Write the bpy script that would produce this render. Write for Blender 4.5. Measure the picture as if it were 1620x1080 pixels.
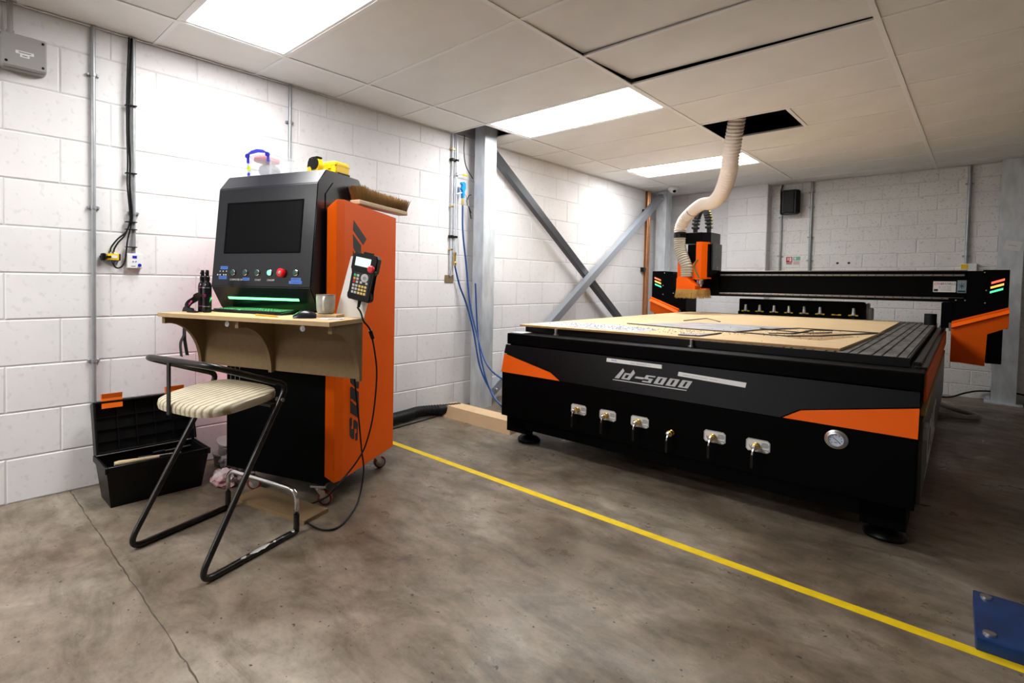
import bpy, bmesh, math, random
from mathutils import Vector, Matrix
random.seed(7)
C = bpy.context.scene.collection
SC = bpy.context.scene
for o in list(bpy.data.objects):
    bpy.data.objects.remove(o, do_unlink=True)
H = 2.386          # ceiling height
# ------------------------------------------------------------------ camera, world, light, exposure
cam_d = bpy.data.cameras.new('camera')
cam_d.sensor_fit = 'HORIZONTAL'; cam_d.sensor_width = 36.0
cam_d.lens = 835.4376/1620*36.0
cam_d.shift_x = (810-654.73)/1620.0
cam_d.shift_y = (471.96-540)/1620.0
cam_d.clip_start = 0.05
cam = bpy.data.objects.new('camera', cam_d); C.objects.link(cam)
cam.matrix_world = Matrix(((0.67979559, -0.03352102, 0.73263518, 3.16602),
                           (0.7332327, 0.00962371, -0.67990969, -0.94439),
                           (0.0157406, 0.99939168, 0.03112086, 1.10319),
                           (0, 0, 0, 1)))
SC.camera = cam
W = bpy.data.worlds.new('world'); SC.world = W; W.use_nodes = True
W.node_tree.nodes['Background'].inputs[0].default_value = (0.55, 0.55, 0.6, 1)
W.node_tree.nodes['Background'].inputs[1].default_value = 0.12
SC.view_settings.view_transform = 'Standard'
SC.view_settings.look = 'None'
SC.view_settings.exposure = 1.1
SC.view_settings.gamma = 1.0
SC.view_settings.use_curve_mapping = False
PANEL = 10.0        # radiance of the ceiling light panels
def room_lamp(x, y, w, h, e, name):
    d = bpy.data.lights.new(name, 'AREA'); d.shape = 'RECTANGLE'; d.size = w; d.size_y = h
    d.energy = e; d.color = (1.0, 0.985, 0.96)
    o = bpy.data.objects.new(name, d); C.objects.link(o); o.location = (x, y, H-0.02)
    return o
# the room's further ceiling panels, behind and beside the viewer
room_lamp(0.98, -2.1, 1.16, .56, 32, 'ceiling_lamp')
room_lamp(0.98, -4.5, 1.16, .56, 32, 'ceiling_lamp')
# pink lamp added to tint the left wall; its real source is unseen
rl = room_lamp(.20, .55, .30, .9, .6, 'pink_tint_lamp'); rl.location.z = .80; rl.rotation_euler = (math.radians(90), 0, math.radians(115)); rl.data.color = (1.0, .30, .34)

# ------------------------------------------------------------------ helpers
def tag(o, label=None, cat=None, group=None, kind=None):
    if label: o['label'] = label
    if cat: o['category'] = cat
    if group: o['group'] = group
    if kind: o['kind'] = kind
    return o
def thing(name, label, cat, loc=(0, 0, 0), rot=0, group=None):
    o = bpy.data.objects.new(name, None); C.objects.link(o)
    o.empty_display_size = 0.1
    o.location = loc
    o.rotation_euler = (0, 0, math.radians(rot)) if not isinstance(rot, tuple) else tuple(math.radians(a) for a in rot)
    return tag(o, label, cat, group)
def obj(name, bm, m, parent=None, loc=None, rot=None, smooth=None):
    me = bpy.data.meshes.new(name)
    bmesh.ops.recalc_face_normals(bm, faces=bm.faces)
    bm.to_mesh(me); bm.free()
    for mm in (m if isinstance(m, (list, tuple)) else [m]): me.materials.append(mm)
    if smooth:
        me.polygons.foreach_set('use_smooth', [True]*len(me.polygons))
        if smooth is not True:
            try: me.set_sharp_from_angle(angle=math.radians(smooth))
            except Exception: pass
    o = bpy.data.objects.new(name, me); C.objects.link(o)
    if parent: o.parent = parent
    if loc: o.location = loc
    if rot: o.rotation_euler = tuple(math.radians(a) for a in rot)
    return o
def inst(src, name, parent, loc=(0, 0, 0), rot=(0, 0, 0), scale=None):
    o = src.copy(); o.name = name; C.objects.link(o); o.parent = parent
    o.location = loc; o.rotation_euler = tuple(math.radians(a) for a in rot)
    if scale: o.scale = scale
    return o
def dup(root, loc, rot, label=None):
    r = root.copy(); C.objects.link(r); r.location = loc; r.rotation_euler = (0, 0, math.radians(rot))
    if label: r['label'] = label
    for ch in list(root.children):
        c = ch.copy(); C.objects.link(c); c.parent = r
        for g in list(ch.children):
            d = g.copy(); C.objects.link(d); d.parent = c
    return r
def NB(): return bmesh.new()
def box(bm, x0, x1, y0, y1, z0, z1, bev=0.0, seg=1, mi=0):
    vs = [bm.verts.new((x, y, z)) for x in (x0, x1) for y in (y0, y1) for z in (z0, z1)]
    fs = []
    for idx in ((0, 1, 3, 2), (4, 6, 7, 5), (0, 4, 5, 1), (2, 3, 7, 6), (0, 2, 6, 4), (1, 5, 7, 3)):
        f = bm.faces.new([vs[i] for i in idx]); f.material_index = mi; fs.append(f)
    if bev > 0:
        es = list({e for f in fs for e in f.edges})
        r = bmesh.ops.bevel(bm, geom=es, offset=bev, segments=seg, affect='EDGES', profile=0.5)
        for f in r['faces']: f.material_index = mi
    return bm
def B(x0, x1, y0, y1, z0, z1, bev=0.0, seg=1): return box(NB(), x0, x1, y0, y1, z0, z1, bev, seg)
def ring(bm, c, X, Y, r, n): return [bm.verts.new(c + X*(r*math.cos(2*math.pi*i/n)) + Y*(r*math.sin(2*math.pi*i/n))) for i in range(n)]
def basis(d):
    d = d.normalized(); a = Vector((0, 0, 1)) if abs(d.z) < .9 else Vector((1, 0, 0))
    X = d.cross(a).normalized(); return X, d.cross(X).normalized()
def skin(bm, rings, cap=True, mi=0):
    n = len(rings[0])
    for a, b in zip(rings, rings[1:]):
        for i in range(n):
            bm.faces.new((a[i], a[(i+1) % n], b[(i+1) % n], b[i])).material_index = mi
    if cap:
        bm.faces.new(rings[0][::-1]).material_index = mi; bm.faces.new(rings[-1]).material_index = mi
def cyl(bm, p0, p1, r, n=16, r2=None, mi=0):
    p0, p1 = Vector(p0), Vector(p1); X, Y = basis(p1-p0)
    skin(bm, [ring(bm, p0, X, Y, r, n), ring(bm, p1, X, Y, r if r2 is None else r2, n)], mi=mi); return bm
def lathe(bm, prof, o=(0, 0, 0), n=24, cap=True, axis='z', mi=0):
    o = Vector(o)
    ax = {'z': (Vector((1, 0, 0)), Vector((0, 1, 0)), Vector((0, 0, 1))), 'y': (Vector((1, 0, 0)), Vector((0, 0, 1)), Vector((0, -1, 0))), 'x': (Vector((0, 1, 0)), Vector((0, 0, 1)), Vector((1, 0, 0)))}[axis]
    skin(bm, [ring(bm, o+ax[2]*z, ax[0], ax[1], max(r, 1e-4), n) for r, z in prof], cap, mi); return bm
def spline(pts, sub=6):
    P = [Vector(p) for p in pts]; P = [P[0]*2-P[1]] + P + [P[-1]*2-P[-2]]; out = []
    for i in range(1, len(P)-2):
        a, b, c, d = P[i-1:i+3]
        for k in range(sub):
            t = k/sub
            out.append(0.5*((2*b)+(c-a)*t+(2*a-5*b+4*c-d)*t*t+(3*b-a-3*c+d)*t**3))
    out.append(P[-2]); return out
def tube(bm, pts, r, n=8, rf=None, mi=0, flat=None):
    pts = [Vector(p) for p in pts]; X = None; rings = []
    for i, p in enumerate(pts):
        d = (pts[min(i+1, len(pts)-1)]-pts[max(i-1, 0)]).normalized()
        if X is None: X, Y = basis(d)
        else:
            X = (X-d*X.dot(d)).normalized(); Y = d.cross(X)
        rr = rf(i) if rf else r
        if flat: rings.append([bm.verts.new(p+X*(flat[0]*sx)+Y*(flat[1]*sy)) for sx, sy in ((-1, -1), (1, -1), (1, 1), (-1, 1))])
        else: rings.append(ring(bm, p, X, Y, rr, n))
    skin(bm, rings, True, mi); return bm
def fillet(pts, r=0.05, seg=6):
    P = [Vector(p) for p in pts]; out = [P[0]]
    for i in range(1, len(P)-1):
        a, b, c = P[i-1], P[i], P[i+1]; u = (a-b); v = (c-b); k = min(r, u.length*.48, v.length*.48)
        s, e = b+u.normalized()*k, b+v.normalized()*k
        for j in range(seg+1):
            t = j/seg; out.append(s*(1-t)**2+b*2*t*(1-t)+e*t*t)
    out.append(P[-1]); return out
def prism(bm, poly, f0, f1, mi=0):
    """poly: list of 2D points; f0/f1 map (a,b) to 3D for the two caps"""
    a = [bm.verts.new(f0(*p)) for p in poly]; b = [bm.verts.new(f1(*p)) for p in poly]; n = len(poly)
    bm.faces.new(a).material_index = mi; bm.faces.new(b[::-1]).material_index = mi
    for i in range(n): bm.faces.new((a[i], b[i], b[(i+1) % n], a[(i+1) % n])).material_index = mi
    return bm
def pxz(bm, poly, y0, y1, mi=0): return prism(bm, poly, lambda a, b: (a, y0, b), lambda a, b: (a, y1, b), mi)
def pyz(bm, poly, x0, x1, mi=0): return prism(bm, poly, lambda a, b: (x0, a, b), lambda a, b: (x1, a, b), mi)
def pxy(bm, poly, z0, z1, mi=0): return prism(bm, poly, lambda a, b: (a, b, z0), lambda a, b: (a, b, z1), mi)
def text(name, s, size, m, parent, mat, ext=0.0004, shear=0, sx=1.0, align='CENTER', bold=0):
    c = bpy.data.curves.new(name, 'FONT'); c.body = s; c.size = size; c.extrude = ext; c.shear = shear
    c.align_x = align; c.align_y = 'CENTER'; c.offset = bold; c.resolution_u = 3
    t = bpy.data.objects.new(name+'_curve', c); C.objects.link(t)
    dg = bpy.context.evaluated_depsgraph_get()
    me = bpy.data.meshes.new_from_object(t.evaluated_get(dg)); bpy.data.objects.remove(t, do_unlink=True)
    me.materials.clear(); me.materials.append(m)
    me.transform(mat @ Matrix.Diagonal((sx, 1, 1, 1)))
    o = bpy.data.objects.new(name, me); C.objects.link(o); o.parent = parent
    return o
def face_mat(loc, normal='-y'):
    """text plane: reading direction +x, up +z, facing -y (or the given side)"""
    R = {'-y': Matrix.Rotation(math.radians(90), 4, 'X'),
         '+x': Matrix.Rotation(math.radians(90), 4, 'Z') @ Matrix.Rotation(math.radians(90), 4, 'X')}[normal]
    return Matrix.Translation(loc) @ R

# ------------------------------------------------------------------ materials
def mat(name, col, rough=0.5, metal=0.0, bump=0.0, bscale=60, var=0.0, vscale=6, emit=None, es=0, spec=None, col2=None, detail=4, coat=0, trans=0, alpha=1, ior=1.45, stretch=None):
    m = bpy.data.materials.new(name); m.use_nodes = True; nt = m.node_tree; N = nt.nodes; L = nt.links
    p = N['Principled BSDF']; p.inputs['Base Color'].default_value = (*col, 1)
    p.inputs['Roughness'].default_value = rough; p.inputs['Metallic'].default_value = metal; p.inputs['IOR'].default_value = ior
    if spec is not None: p.inputs['Specular IOR Level'].default_value = spec
    if coat: p.inputs['Coat Weight'].default_value = coat
    if trans: p.inputs['Transmission Weight'].default_value = trans
    if alpha < 1: p.inputs['Alpha'].default_value = alpha
    tc = N.new('ShaderNodeTexCoord'); src = tc.outputs['Object']
    if stretch:
        mp = N.new('ShaderNodeMapping'); mp.inputs['Scale'].default_value = stretch; L.new(src, mp.inputs[0]); src = mp.outputs[0]
    if var:
        n = N.new('ShaderNodeTexNoise'); n.inputs['Scale'].default_value = vscale; n.inputs['Detail'].default_value = detail
        L.new(src, n.inputs['Vector'])
        mx = N.new('ShaderNodeMix'); mx.data_type = 'RGBA'
        mx.inputs[6].default_value = (*col, 1)
        c2 = col2 or tuple(c*(1-var) for c in col); mx.inputs[7].default_value = (*c2, 1)
        r = N.new('ShaderNodeValToRGB'); r.color_ramp.elements[0].position = .38; r.color_ramp.elements[1].position = .64
        L.new(n.outputs[0], r.inputs[0]); L.new(r.outputs[0], mx.inputs[0]); L.new(mx.outputs[2], p.inputs['Base Color'])
    if bump:
        n2 = N.new('ShaderNodeTexNoise'); n2.inputs['Scale'].default_value = bscale; n2.inputs['Detail'].default_value = 3
        L.new(src, n2.inputs['Vector'])
        b = N.new('ShaderNodeBump'); b.inputs['Strength'].default_value = bump; b.inputs['Distance'].default_value = 0.002
        L.new(n2.outputs[0], b.inputs['Height']); L.new(b.outputs[0], p.inputs['Normal'])
    if emit:
        p.inputs['Emission Color'].default_value = (*emit, 1); p.inputs['Emission Strength'].default_value = es
    return m
def painted_block(name, tint, pit, pit_depth=1.0, dirt=False):
    m = bpy.data.materials.new(name); m.use_nodes = True; nt = m.node_tree; N = nt.nodes; L = nt.links
    p = N['Principled BSDF']; p.inputs['Roughness'].default_value = .62; p.inputs['Specular IOR Level'].default_value = .3
    g = N.new('ShaderNodeNewGeometry')
    n1 = N.new('ShaderNodeTexNoise'); n1.inputs['Scale'].default_value = 55; n1.inputs['Detail'].default_value = 5
    n2 = N.new('ShaderNodeTexNoise'); n2.inputs['Scale'].default_value = pit; n2.inputs['Detail'].default_value = 2
    n3 = N.new('ShaderNodeTexNoise'); n3.inputs['Scale'].default_value = 2.2; n3.inputs['Detail'].default_value = 4
    for n in (n1, n2, n3): L.new(g.outputs['Position'], n.inputs['Vector'])
    r = N.new('ShaderNodeValToRGB'); r.color_ramp.elements[0].position = .30; r.color_ramp.elements[1].position = .40
    L.new(n2.outputs[0], r.inputs[0])
    mx = N.new('ShaderNodeMix'); mx.data_type = 'RGBA'; mx.inputs[6].default_value = tuple(c*(1-.35*pit_depth) for c in tint)+(1,)
    mx.inputs[7].default_value = (*tint, 1); L.new(r.outputs[0], mx.inputs[0])
    mx2 = N.new('ShaderNodeMix'); mx2.data_type = 'RGBA'; mx2.blend_type = 'MULTIPLY'; mx2.inputs[0].default_value = .5
    r3 = N.new('ShaderNodeValToRGB'); r3.color_ramp.elements[0].color = (.86, .86, .88, 1); r3.color_ramp.elements[0].position = .35; r3.color_ramp.elements[1].position = .6
    L.new(n3.outputs[0], r3.inputs[0]); L.new(mx.outputs[2], mx2.inputs[6]); L.new(r3.outputs[0], mx2.inputs[7])
    out = mx2.outputs[2]
    L.new(out, p.inputs['Base Color'])
    ad = N.new('ShaderNodeMath'); ad.operation = 'MULTIPLY_ADD'; ad.inputs[1].default_value = .35
    L.new(n1.outputs[0], ad.inputs[0]); L.new(r.outputs[0], ad.inputs[2])
    b = N.new('ShaderNodeBump'); b.inputs['Strength'].default_value = .55; b.inputs['Distance'].default_value = .0022*pit_depth
    L.new(ad.outputs[0], b.inputs['Height']); L.new(b.outputs[0], p.inputs['Normal'])
    return m
M_block = painted_block('painted_block', (.84, .83, .84), 30, .25)
M_block_r = painted_block('painted_block_rough', (.84, .825, .80), 62, .8)
M_mortar = mat('painted_mortar', (.66, .65, .66), .7, bump=.3, bscale=90)
M_mortar_r = mat('painted_mortar_rough', (.70, .69, .68), .7, bump=.3, bscale=90)
M_tile = mat('ceiling_tile', (.86, .845, .82), .9, bump=.35, bscale=420, var=.05, vscale=3, spec=.15)
M_grid = mat('ceiling_grid_white', (.88, .87, .86), .55)
M_void = mat('void_dark', (.012, .012, .013), .9)  # near-black colour paints in the shade above the ceiling tiles
M_light = mat('light_diffuser', (.9, .9, .9), .5, emit=(1.0, .995, .985), es=PANEL)
M_black = mat('black_powdercoat', (.0008, .0008, .0010), .5, bump=.2, bscale=900, spec=.06)
M_band = mat('black_satin', (.0022, .0022, .0032), .25, bump=.3, bscale=700, spec=.15)
M_dgrey = mat('dark_grey_powdercoat', (.0042, .0055, .0095), .24, bump=.08, bscale=800, spec=.42)
M_orange = mat('orange_powdercoat', (.92, .125, .0), .5, bump=.2, bscale=900, spec=.18)
M_screen = mat('screen_glass', (.0012, .0012, .0015), .35, spec=.08)
M_rubber = mat('black_rubber', (.004, .004, .0045), .55, bump=.2, bscale=120, spec=.3)
M_plast = mat('black_plastic', (.0025, .0025, .003), .38, spec=.3)
M_gplast = mat('grey_plastic', (.33, .32, .31), .5, bump=.1, bscale=300)
M_galv = mat('galvanised_steel', (.70, .75, .80), .38, metal=.3, var=.22, vscale=14, bump=.06, bscale=30, stretch=(1, 1, .35))
M_cond = mat('conduit_zinc', (.40, .42, .44), .38, metal=.5, var=.2, vscale=10)
M_rail = mat('dull_rail_steel', (.22, .20, .19), .42, metal=.8)
M_steel = mat('steel', (.62, .62, .63), .28, metal=1)
M_chrome = mat('worn_chrome', (.70, .70, .71), .16, metal=1, bump=.05, bscale=40)
M_brass = mat('brass', (.62, .42, .12), .3, metal=1)
M_copper = mat('copper', (.85, .42, .22), .25, metal=.8, var=.2, vscale=12)
M_mdf = mat('mdf', (.52, .36, .19), .75, bump=.12, bscale=500, var=.06, vscale=40)
M_mdf_e = mat('mdf_edge', (.40, .235, .09), .8, bump=.3, bscale=300, var=.1, vscale=60)
M_mdf_d = mat('raw_mdf_brown', (.22, .145, .070), .8, bump=.2, bscale=450, var=.08, vscale=50)
M_mdfbed = mat('pale_mdf_sheet', (.78, .57, .32), .75, bump=.1, bscale=500, var=.06, vscale=5)
M_pine = mat('pale_timber', (.66, .50, .31), .7, bump=.1, bscale=60, var=.12, vscale=14, stretch=(1, 1, 6))
M_white = mat('white_plastic', (.80, .80, .80), .4)
M_label = mat('white_label', (.74, .74, .74), .6)
M_greyink = mat('grey_ink', (.30, .30, .31), .6)
M_ink = mat('dark_ink', (.02, .02, .025), .6)
M_logo = mat('silver_logo', (.42, .43, .44), .45)
M_blue = mat('blue_hose', (.003, .055, .24), .3)
M_bluep = mat('blue_plastic', (.01, .02, .45), .35)
M_cyan = mat('cyan_blue_paint', (.005, .27, .75), .35)
M_tapeblue = mat('blue_tape', (.06, .17, .55), .6)
M_yellow = mat('yellow_plastic', (.90, .56, .004), .38)
M_tape = mat('yellow_floor_tape', (.88, .62, .005), .45, var=.12, vscale=25, bump=.1, bscale=50)
M_red = mat('red_plastic', (.62, .006, .008), .3)
M_green = mat('dark_green_button', (.004, .06, .045), .25)
M_greenlit = mat('green_lit_button', (.1, .8, .4), .3, emit=(.10, .95, .42), es=1.6)
M_ledstrip = mat('green_led_strip', (.2, .9, .4), .4, emit=(.10, 1.0, .16), es=2.4)
M_lr = mat('red_led_bar', (.9, .2, .1), .4, emit=(.95, .075, .045), es=1.0)
M_la = mat('amber_led_bar', (.9, .6, .1), .4, emit=(.95, .30, .06), es=1.0)
M_lg = mat('green_led_bar', (.1, .9, .5), .4, emit=(.04, .45, .20), es=1.0)
M_lcd = mat('lcd_screen', (.55, .7, .68), .4, emit=(.50, .80, .72), es=.42)
M_bottle = mat('dark_glossy_bottle', (.006, .005, .007), .15)
M_pink = mat('magenta_print', (.35, .01, .12), .5)
M_strap = mat('black_webbing', (.008, .008, .009), .7, bump=.3, bscale=600)
M_mug = mat('grey_glazed_ceramic', (.46, .46, .44), .22, var=.25, vscale=22)
M_mugrim = mat('brown_glazed_rim', (.13, .08, .05), .3)
M_bristle = mat('brown_bristle', (.30, .165, .05), .7)
M_bristle2 = mat('gold_bristle', (.42, .26, .06), .65)
M_clear = mat('clear_plastic', (.93, .93, .95), .22, alpha=.38)
M_duct = mat('cream_flexible_duct', (.80, .70, .62), .5)
M_duct2 = mat('beige_flexible_duct', (.42, .39, .32), .5)
M_bluebd = mat('blue_painted_board', (.006, .042, .17), .35, var=.4, vscale=9, bump=.1, bscale=40)
M_bed = mat('worn_grey_bed', (.19, .185, .18), .5, var=.88, vscale=7, bump=.2, bscale=80, detail=8, stretch=(3, .6, 1))
M_film = mat('white_film_sheet', (.78, .80, .84), .22, var=.25, vscale=9)
M_char = mat('charcoal_offcut', (.03, .03, .034), .5)
M_orangep = mat('orange_latch', (.78, .13, .005), .4)
M_bag = mat('crumpled_plastic_bag', (.40, .36, .37), .3, var=.5, vscale=22, bump=.6, bscale=40)
M_copwood = mat('brown_batten', (.42, .17, .05), .6, var=.3, vscale=18, stretch=(1, 1, .2))

def floor_material():
    m = bpy.data.materials.new('stained_concrete'); m.use_nodes = True; nt = m.node_tree; N = nt.nodes; L = nt.links
    p = N['Principled BSDF']; g = N.new('ShaderNodeNewGeometry'); pos = g.outputs['Position']
    def noise(s, d=6, r=.6, dist=0, stretch=None):
        n = N.new('ShaderNodeTexNoise'); n.inputs['Scale'].default_value = s; n.inputs['Detail'].default_value = d
        n.inputs['Roughness'].default_value = r; n.inputs['Distortion'].default_value = dist
        v = pos
        if stretch:
            mp = N.new('ShaderNodeMapping'); mp.inputs['Scale'].default_value = stretch; mp.inputs['Rotation'].default_value = (0, 0, .25); L.new(pos, mp.inputs[0]); v = mp.outputs[0]
        L.new(v, n.inputs['Vector']); return n.outputs[0]
    def ramp(src, stops):
        r = N.new('ShaderNodeValToRGB'); L.new(src, r.inputs[0]); e = r.color_ramp.elements
        while len(e) < len(stops): e.new(.5)
        for i, (q, c) in enumerate(stops): e[i].position = q; e[i].color = (*c, 1)
        return r.outputs[0]
    def mix(a, b, f, mode='MIX'):
        x = N.new('ShaderNodeMix'); x.data_type = 'RGBA'; x.blend_type = mode
        if hasattr(f, 'node'): L.new(f, x.inputs[0])
        else: x.inputs[0].default_value = f
        for s, q in ((a, 6), (b, 7)):
            if hasattr(s, 'node'): L.new(s, x.inputs[q])
            else: x.inputs[q].default_value = (*s, 1)
        return x.outputs[2]
    base = ramp(noise(1.5, 8, .62, .4), [(.36, (.110, .082, .056)), (.47, (.180, .144, .106)), (.55, (.215, .178, .138)), (.66, (.300, .258, .208))])
    streak = ramp(noise(2.6, 9, .72, .9, (1, 2.2, 1)), [(.38, (.60, .57, .53)), (.50, (.96, .96, .96)), (.64, (1.25, 1.23, 1.2))])
    c = mix(base, streak, .75, 'MULTIPLY')
    mott = ramp(noise(9, 8, .75), [(.36, (.70, .69, .67)), (.5, (1, 1, 1)), (.64, (1.22, 1.21, 1.2))])
    c = mix(c, mott, .8, 'MULTIPLY')
    dust = ramp(noise(70, 4, .8), [(.66, (0, 0, 0)), (.74, (1, 1, 1))])
    c = mix(c, (.42, .37, .30), dust)
    spots = ramp(noise(38, 2, .5), [(.27, (1, 1, 1)), (.31, (0, 0, 0))])
    c = mix(c, (.045, .035, .028), spots)
    L.new(c, p.inputs['Base Color'])
    rr = ramp(noise(3.5, 6, .7), [(.35, (.24, .24, .24)), (.62, (.55, .55, .55))]); L.new(rr, p.inputs['Roughness'])
    p.inputs['Specular IOR Level'].default_value = .35
    b = N.new('ShaderNodeBump'); b.inputs['Strength'].default_value = .28; b.inputs['Distance'].default_value = .004
    L.new(noise(22, 8, .7), b.inputs['Height']); L.new(b.outputs[0], p.inputs['Normal'])
    return m
M_floor = floor_material()
M_joint = mat('floor_joint_dark', (.085, .070, .055), .9)

# ------------------------------------------------------------------ room shell
XR, YF, YB = 6.8, -6.3, 6.95
bm = NB(); box(bm, -.05, XR, YF, YB+.1, -.10, 0)
fl = tag(obj('floor', bm, M_floor), kind='structure')
# saw-cut joint in the slab: a fine dark groove line
bm = NB()
rj = random.Random(2); xs = [.0+.035*k for k in range(150)]
jp = [(x, -.403+rj.uniform(-.0035, .0035), rj.uniform(.0012, .0034)) for x in xs]
for a, b_ in zip(jp, jp[1:]):
    bm.faces.new([bm.verts.new(q) for q in ((a[0], a[1]-a[2], .0005), (b_[0], b_[1]-b_[2], .0005), (b_[0], b_[1]+b_[2], .0005), (a[0], a[1]+a[2], .0005))])
obj('slab_joint', bm, M_joint, fl)

def block_mesh(w, h, d=.004, jit=0):
    bm = NB(); o = .0012; i = .007
    a = [bm.verts.new((x, o if False else 0.0, z)) for x, z in ((o, o), (w-o, o), (w-o, h-o), (o, h-o))]
    b = [bm.verts.new((x, -d, z)) for x, z in ((i, i), (w-i, i), (w-i, h-i), (i, h-i))]
    bm.faces.new(b)
    for k in range(4): bm.faces.new((a[k], a[(k+1) % 4], b[(k+1) % 4], b[k]))
    bm.normal_update()
    for f in bm.faces: pass
    me = bpy.data.meshes.new('block'); bmesh.ops.recalc_face_normals(bm, faces=bm.faces); bm.to_mesh(me); bm.free(); return me
def lay_blocks(parent, fmap, s0, s1, z0, z1, bw, bh, phases, zoff, m, depth=.004, skip=None, name='block'):
    """fmap(s,z)-> matrix placing a block whose local x runs along the wall"""
    cache = {}; n = 0
    row = 0; z = zoff
    while z < z1-.01:
        zt = min(z+bh, z1); zb = max(z, z0)
        s = phases[row % 2]-bw*40
        while s < s1-.01:
            e = s+bw
            if e > s0+.02 and not (skip and skip(max(s, s0), min(e, s1), zb, zt)):
                a, b = max(s, s0), min(e, s1)
                w, h = round(b-a, 4), round(zt-zb, 4)
                if h > .02 and w > .02:
                    if (w, h) not in cache:
                        me = block_mesh(w, h, depth); me.materials.append(m); cache[(w, h)] = me
                    o = bpy.data.objects.new(name, cache[(w, h)]); C.objects.link(o); o.parent = parent
                    mt = fmap(a, zb) @ Matrix.Translation((0, random.uniform(-.0004, .0012), 0))
                    o.matrix_local = mt; n += 1
            s = e
        z += bh; row += 1
    return n
# left wall, plane x=0, blocks facing +x, running along y
wl = tag(obj('wall_left', B(-.12, 0, YF, YB+.1, 0, 2.78), M_mortar), kind='structure')
RL = Matrix.Rotation(math.radians(90), 4, 'Z')
n = lay_blocks(wl, lambda s, z: Matrix.Translation((0, s, z)) @ RL, -1.34, YB, .0, 2.43, .45, .225, (.235, .01), -.008, M_block)
# back wall, y=YB, facing -y
wb = tag(obj('wall_back', B(-.12, XR, YB, YB+.12, 0, 2.78), M_mortar_r), kind='structure')
lay_blocks(wb, lambda s, z: Matrix.Translation((s, YB, z)), 0, .86, 0, 2.43, .45, .225, (.30, .075), -.008, M_block)
pier = obj('pier', B(.86, 1.30, YB-.17, YB, 0, 2.43), M_mortar, wb)
lay_blocks(pier, lambda s, z: Matrix.Translation((s, YB-.17, z)), .86, 1.30, 0, 2.43, .45, .225, (.85, .63), -.008, M_block)
lay_blocks(pier, lambda s, z: Matrix.Translation((1.30, YB-.17+s, z)) @ RL, 0, .17, 0, 2.43, .45, .225, (0, .0), -.008, M_block)
lay_blocks(wb, lambda s, z: Matrix.Translation((s, YB, z)), 1.30, 4.25, 0, 2.43, .297, .152, (.283, .135), -.020, M_block_r, .005)
tag(obj('wall_right', B(XR, XR+.1, YF, YB+.1, 0, 2.78), mat('plain_grey_wall', (.45, .45, .45), .8)), kind='structure')
tag(obj('wall_front', B(-.12, XR+.1, YF-.1, YF, 0, 2.78), mat('plain_shadow_wall', (.35, .35, .35), .8)), kind='structure')

# suspended ceiling
ceil = tag(obj('ceiling', B(-.12, XR+.1, YF-.1, YB+.1, 2.78, 2.84), M_void), kind='structure')
XG = [0.0, .381, 1.581, 2.781, 3.981, 5.181, 6.381, XR]
YG = [YF]+[.6*k for k in range(-10, 12)]+[YB]
lights = {(1, 0), (1, 4), (1, 8)}
tcache = {}
def tile(x0, x1, y0, y1, lift=(0, 0, 0, 0), rough=False):
    key = (round(x1-x0, 3), round(y1-y0, 3), lift)
    if key not in tcache:
        w, h = x1-x0, y1-y0; bm = NB(); box(bm, 0, w, 0, h, 0, .014, .003)
        bm.verts.ensure_lookup_table()
        for v in bm.verts:
            fx, fy = v.co.x/w, v.co.y/h
            v.co.z += lift[0]*(1-fx)*(1-fy)+lift[1]*fx*(1-fy)+lift[2]*fx*fy+lift[3]*(1-fx)*fy
        me = bpy.data.meshes.new('ceiling_tile'); bm.to_mesh(me); bm.free(); me.materials.append(M_tile); tcache[key] = me
    o = bpy.data.objects.new('ceiling_tile', tcache[key]); C.objects.link(o); o.parent = ceil
    o.location = (x0, y0, H+.004+random.uniform(0, .0008)); return o
g = .002
light_cells = []
for i in range(len(XG)-1):
    for j in range(len(YG)-1):
        x0, x1, y0, y1 = XG[i], XG[i+1], YG[j], YG[j+1]
        k = round(y0/.6) if j else -99
        if (i, k) in lights or (i in (1, 4) and k == -4 and False): light_cells.append((x0, x1, y0, y1)); continue
        if i == 2 and k == 6:
            tile(2.178, x1-g, y0+g, y1-g); continue
        if i == 0 and k == 4:
            tile(x0+g, x1-g, 2.79, y1-g); continue
        lift = (0, 0, 0, 0)
        if i == 2 and k == 3: lift = (.002, .0, .016, .034)
        if i == 2 and k == 2: lift = (0, .0, .002, .016)
        if i == 1 and k == 3: lift = (0, 0, .0, .0)
        tile(x0+g, x1-g, y0+g, y1-g, lift)
gb = []
def bar(x0, x1, y0, y1, z=H-.0005): obj('grid_bar', B(x0, x1, y0, y1, z, z+.004), M_grid, ceil)
for x in XG[1:-1]: bar(x-.012, x+.012, YF, YB, H-.001)
for i in range(len(XG)-1):
    for j in range(1, len(YG)-1):
        y = YG[j]
        xa = XG[i]+(.012 if i else 0); xb = XG[i+1]-(.012 if i < len(XG)-2 else 0)
        bar(xa, xb, y-.012, y+.012, H)
bar(2.154, 2.178, 3.612, 4.188, H)
tag(obj('trim_1', box(box(NB(), 0.004, .022, YF, YB, H-.003, H), 0.004, .008, YF, YB, H-.003, H+.02), M_grid), kind='structure')
tag(obj('trim_2', B(.022, XR, YB-.024, YB-.005, H-.003, H), M_grid), kind='structure')
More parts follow.
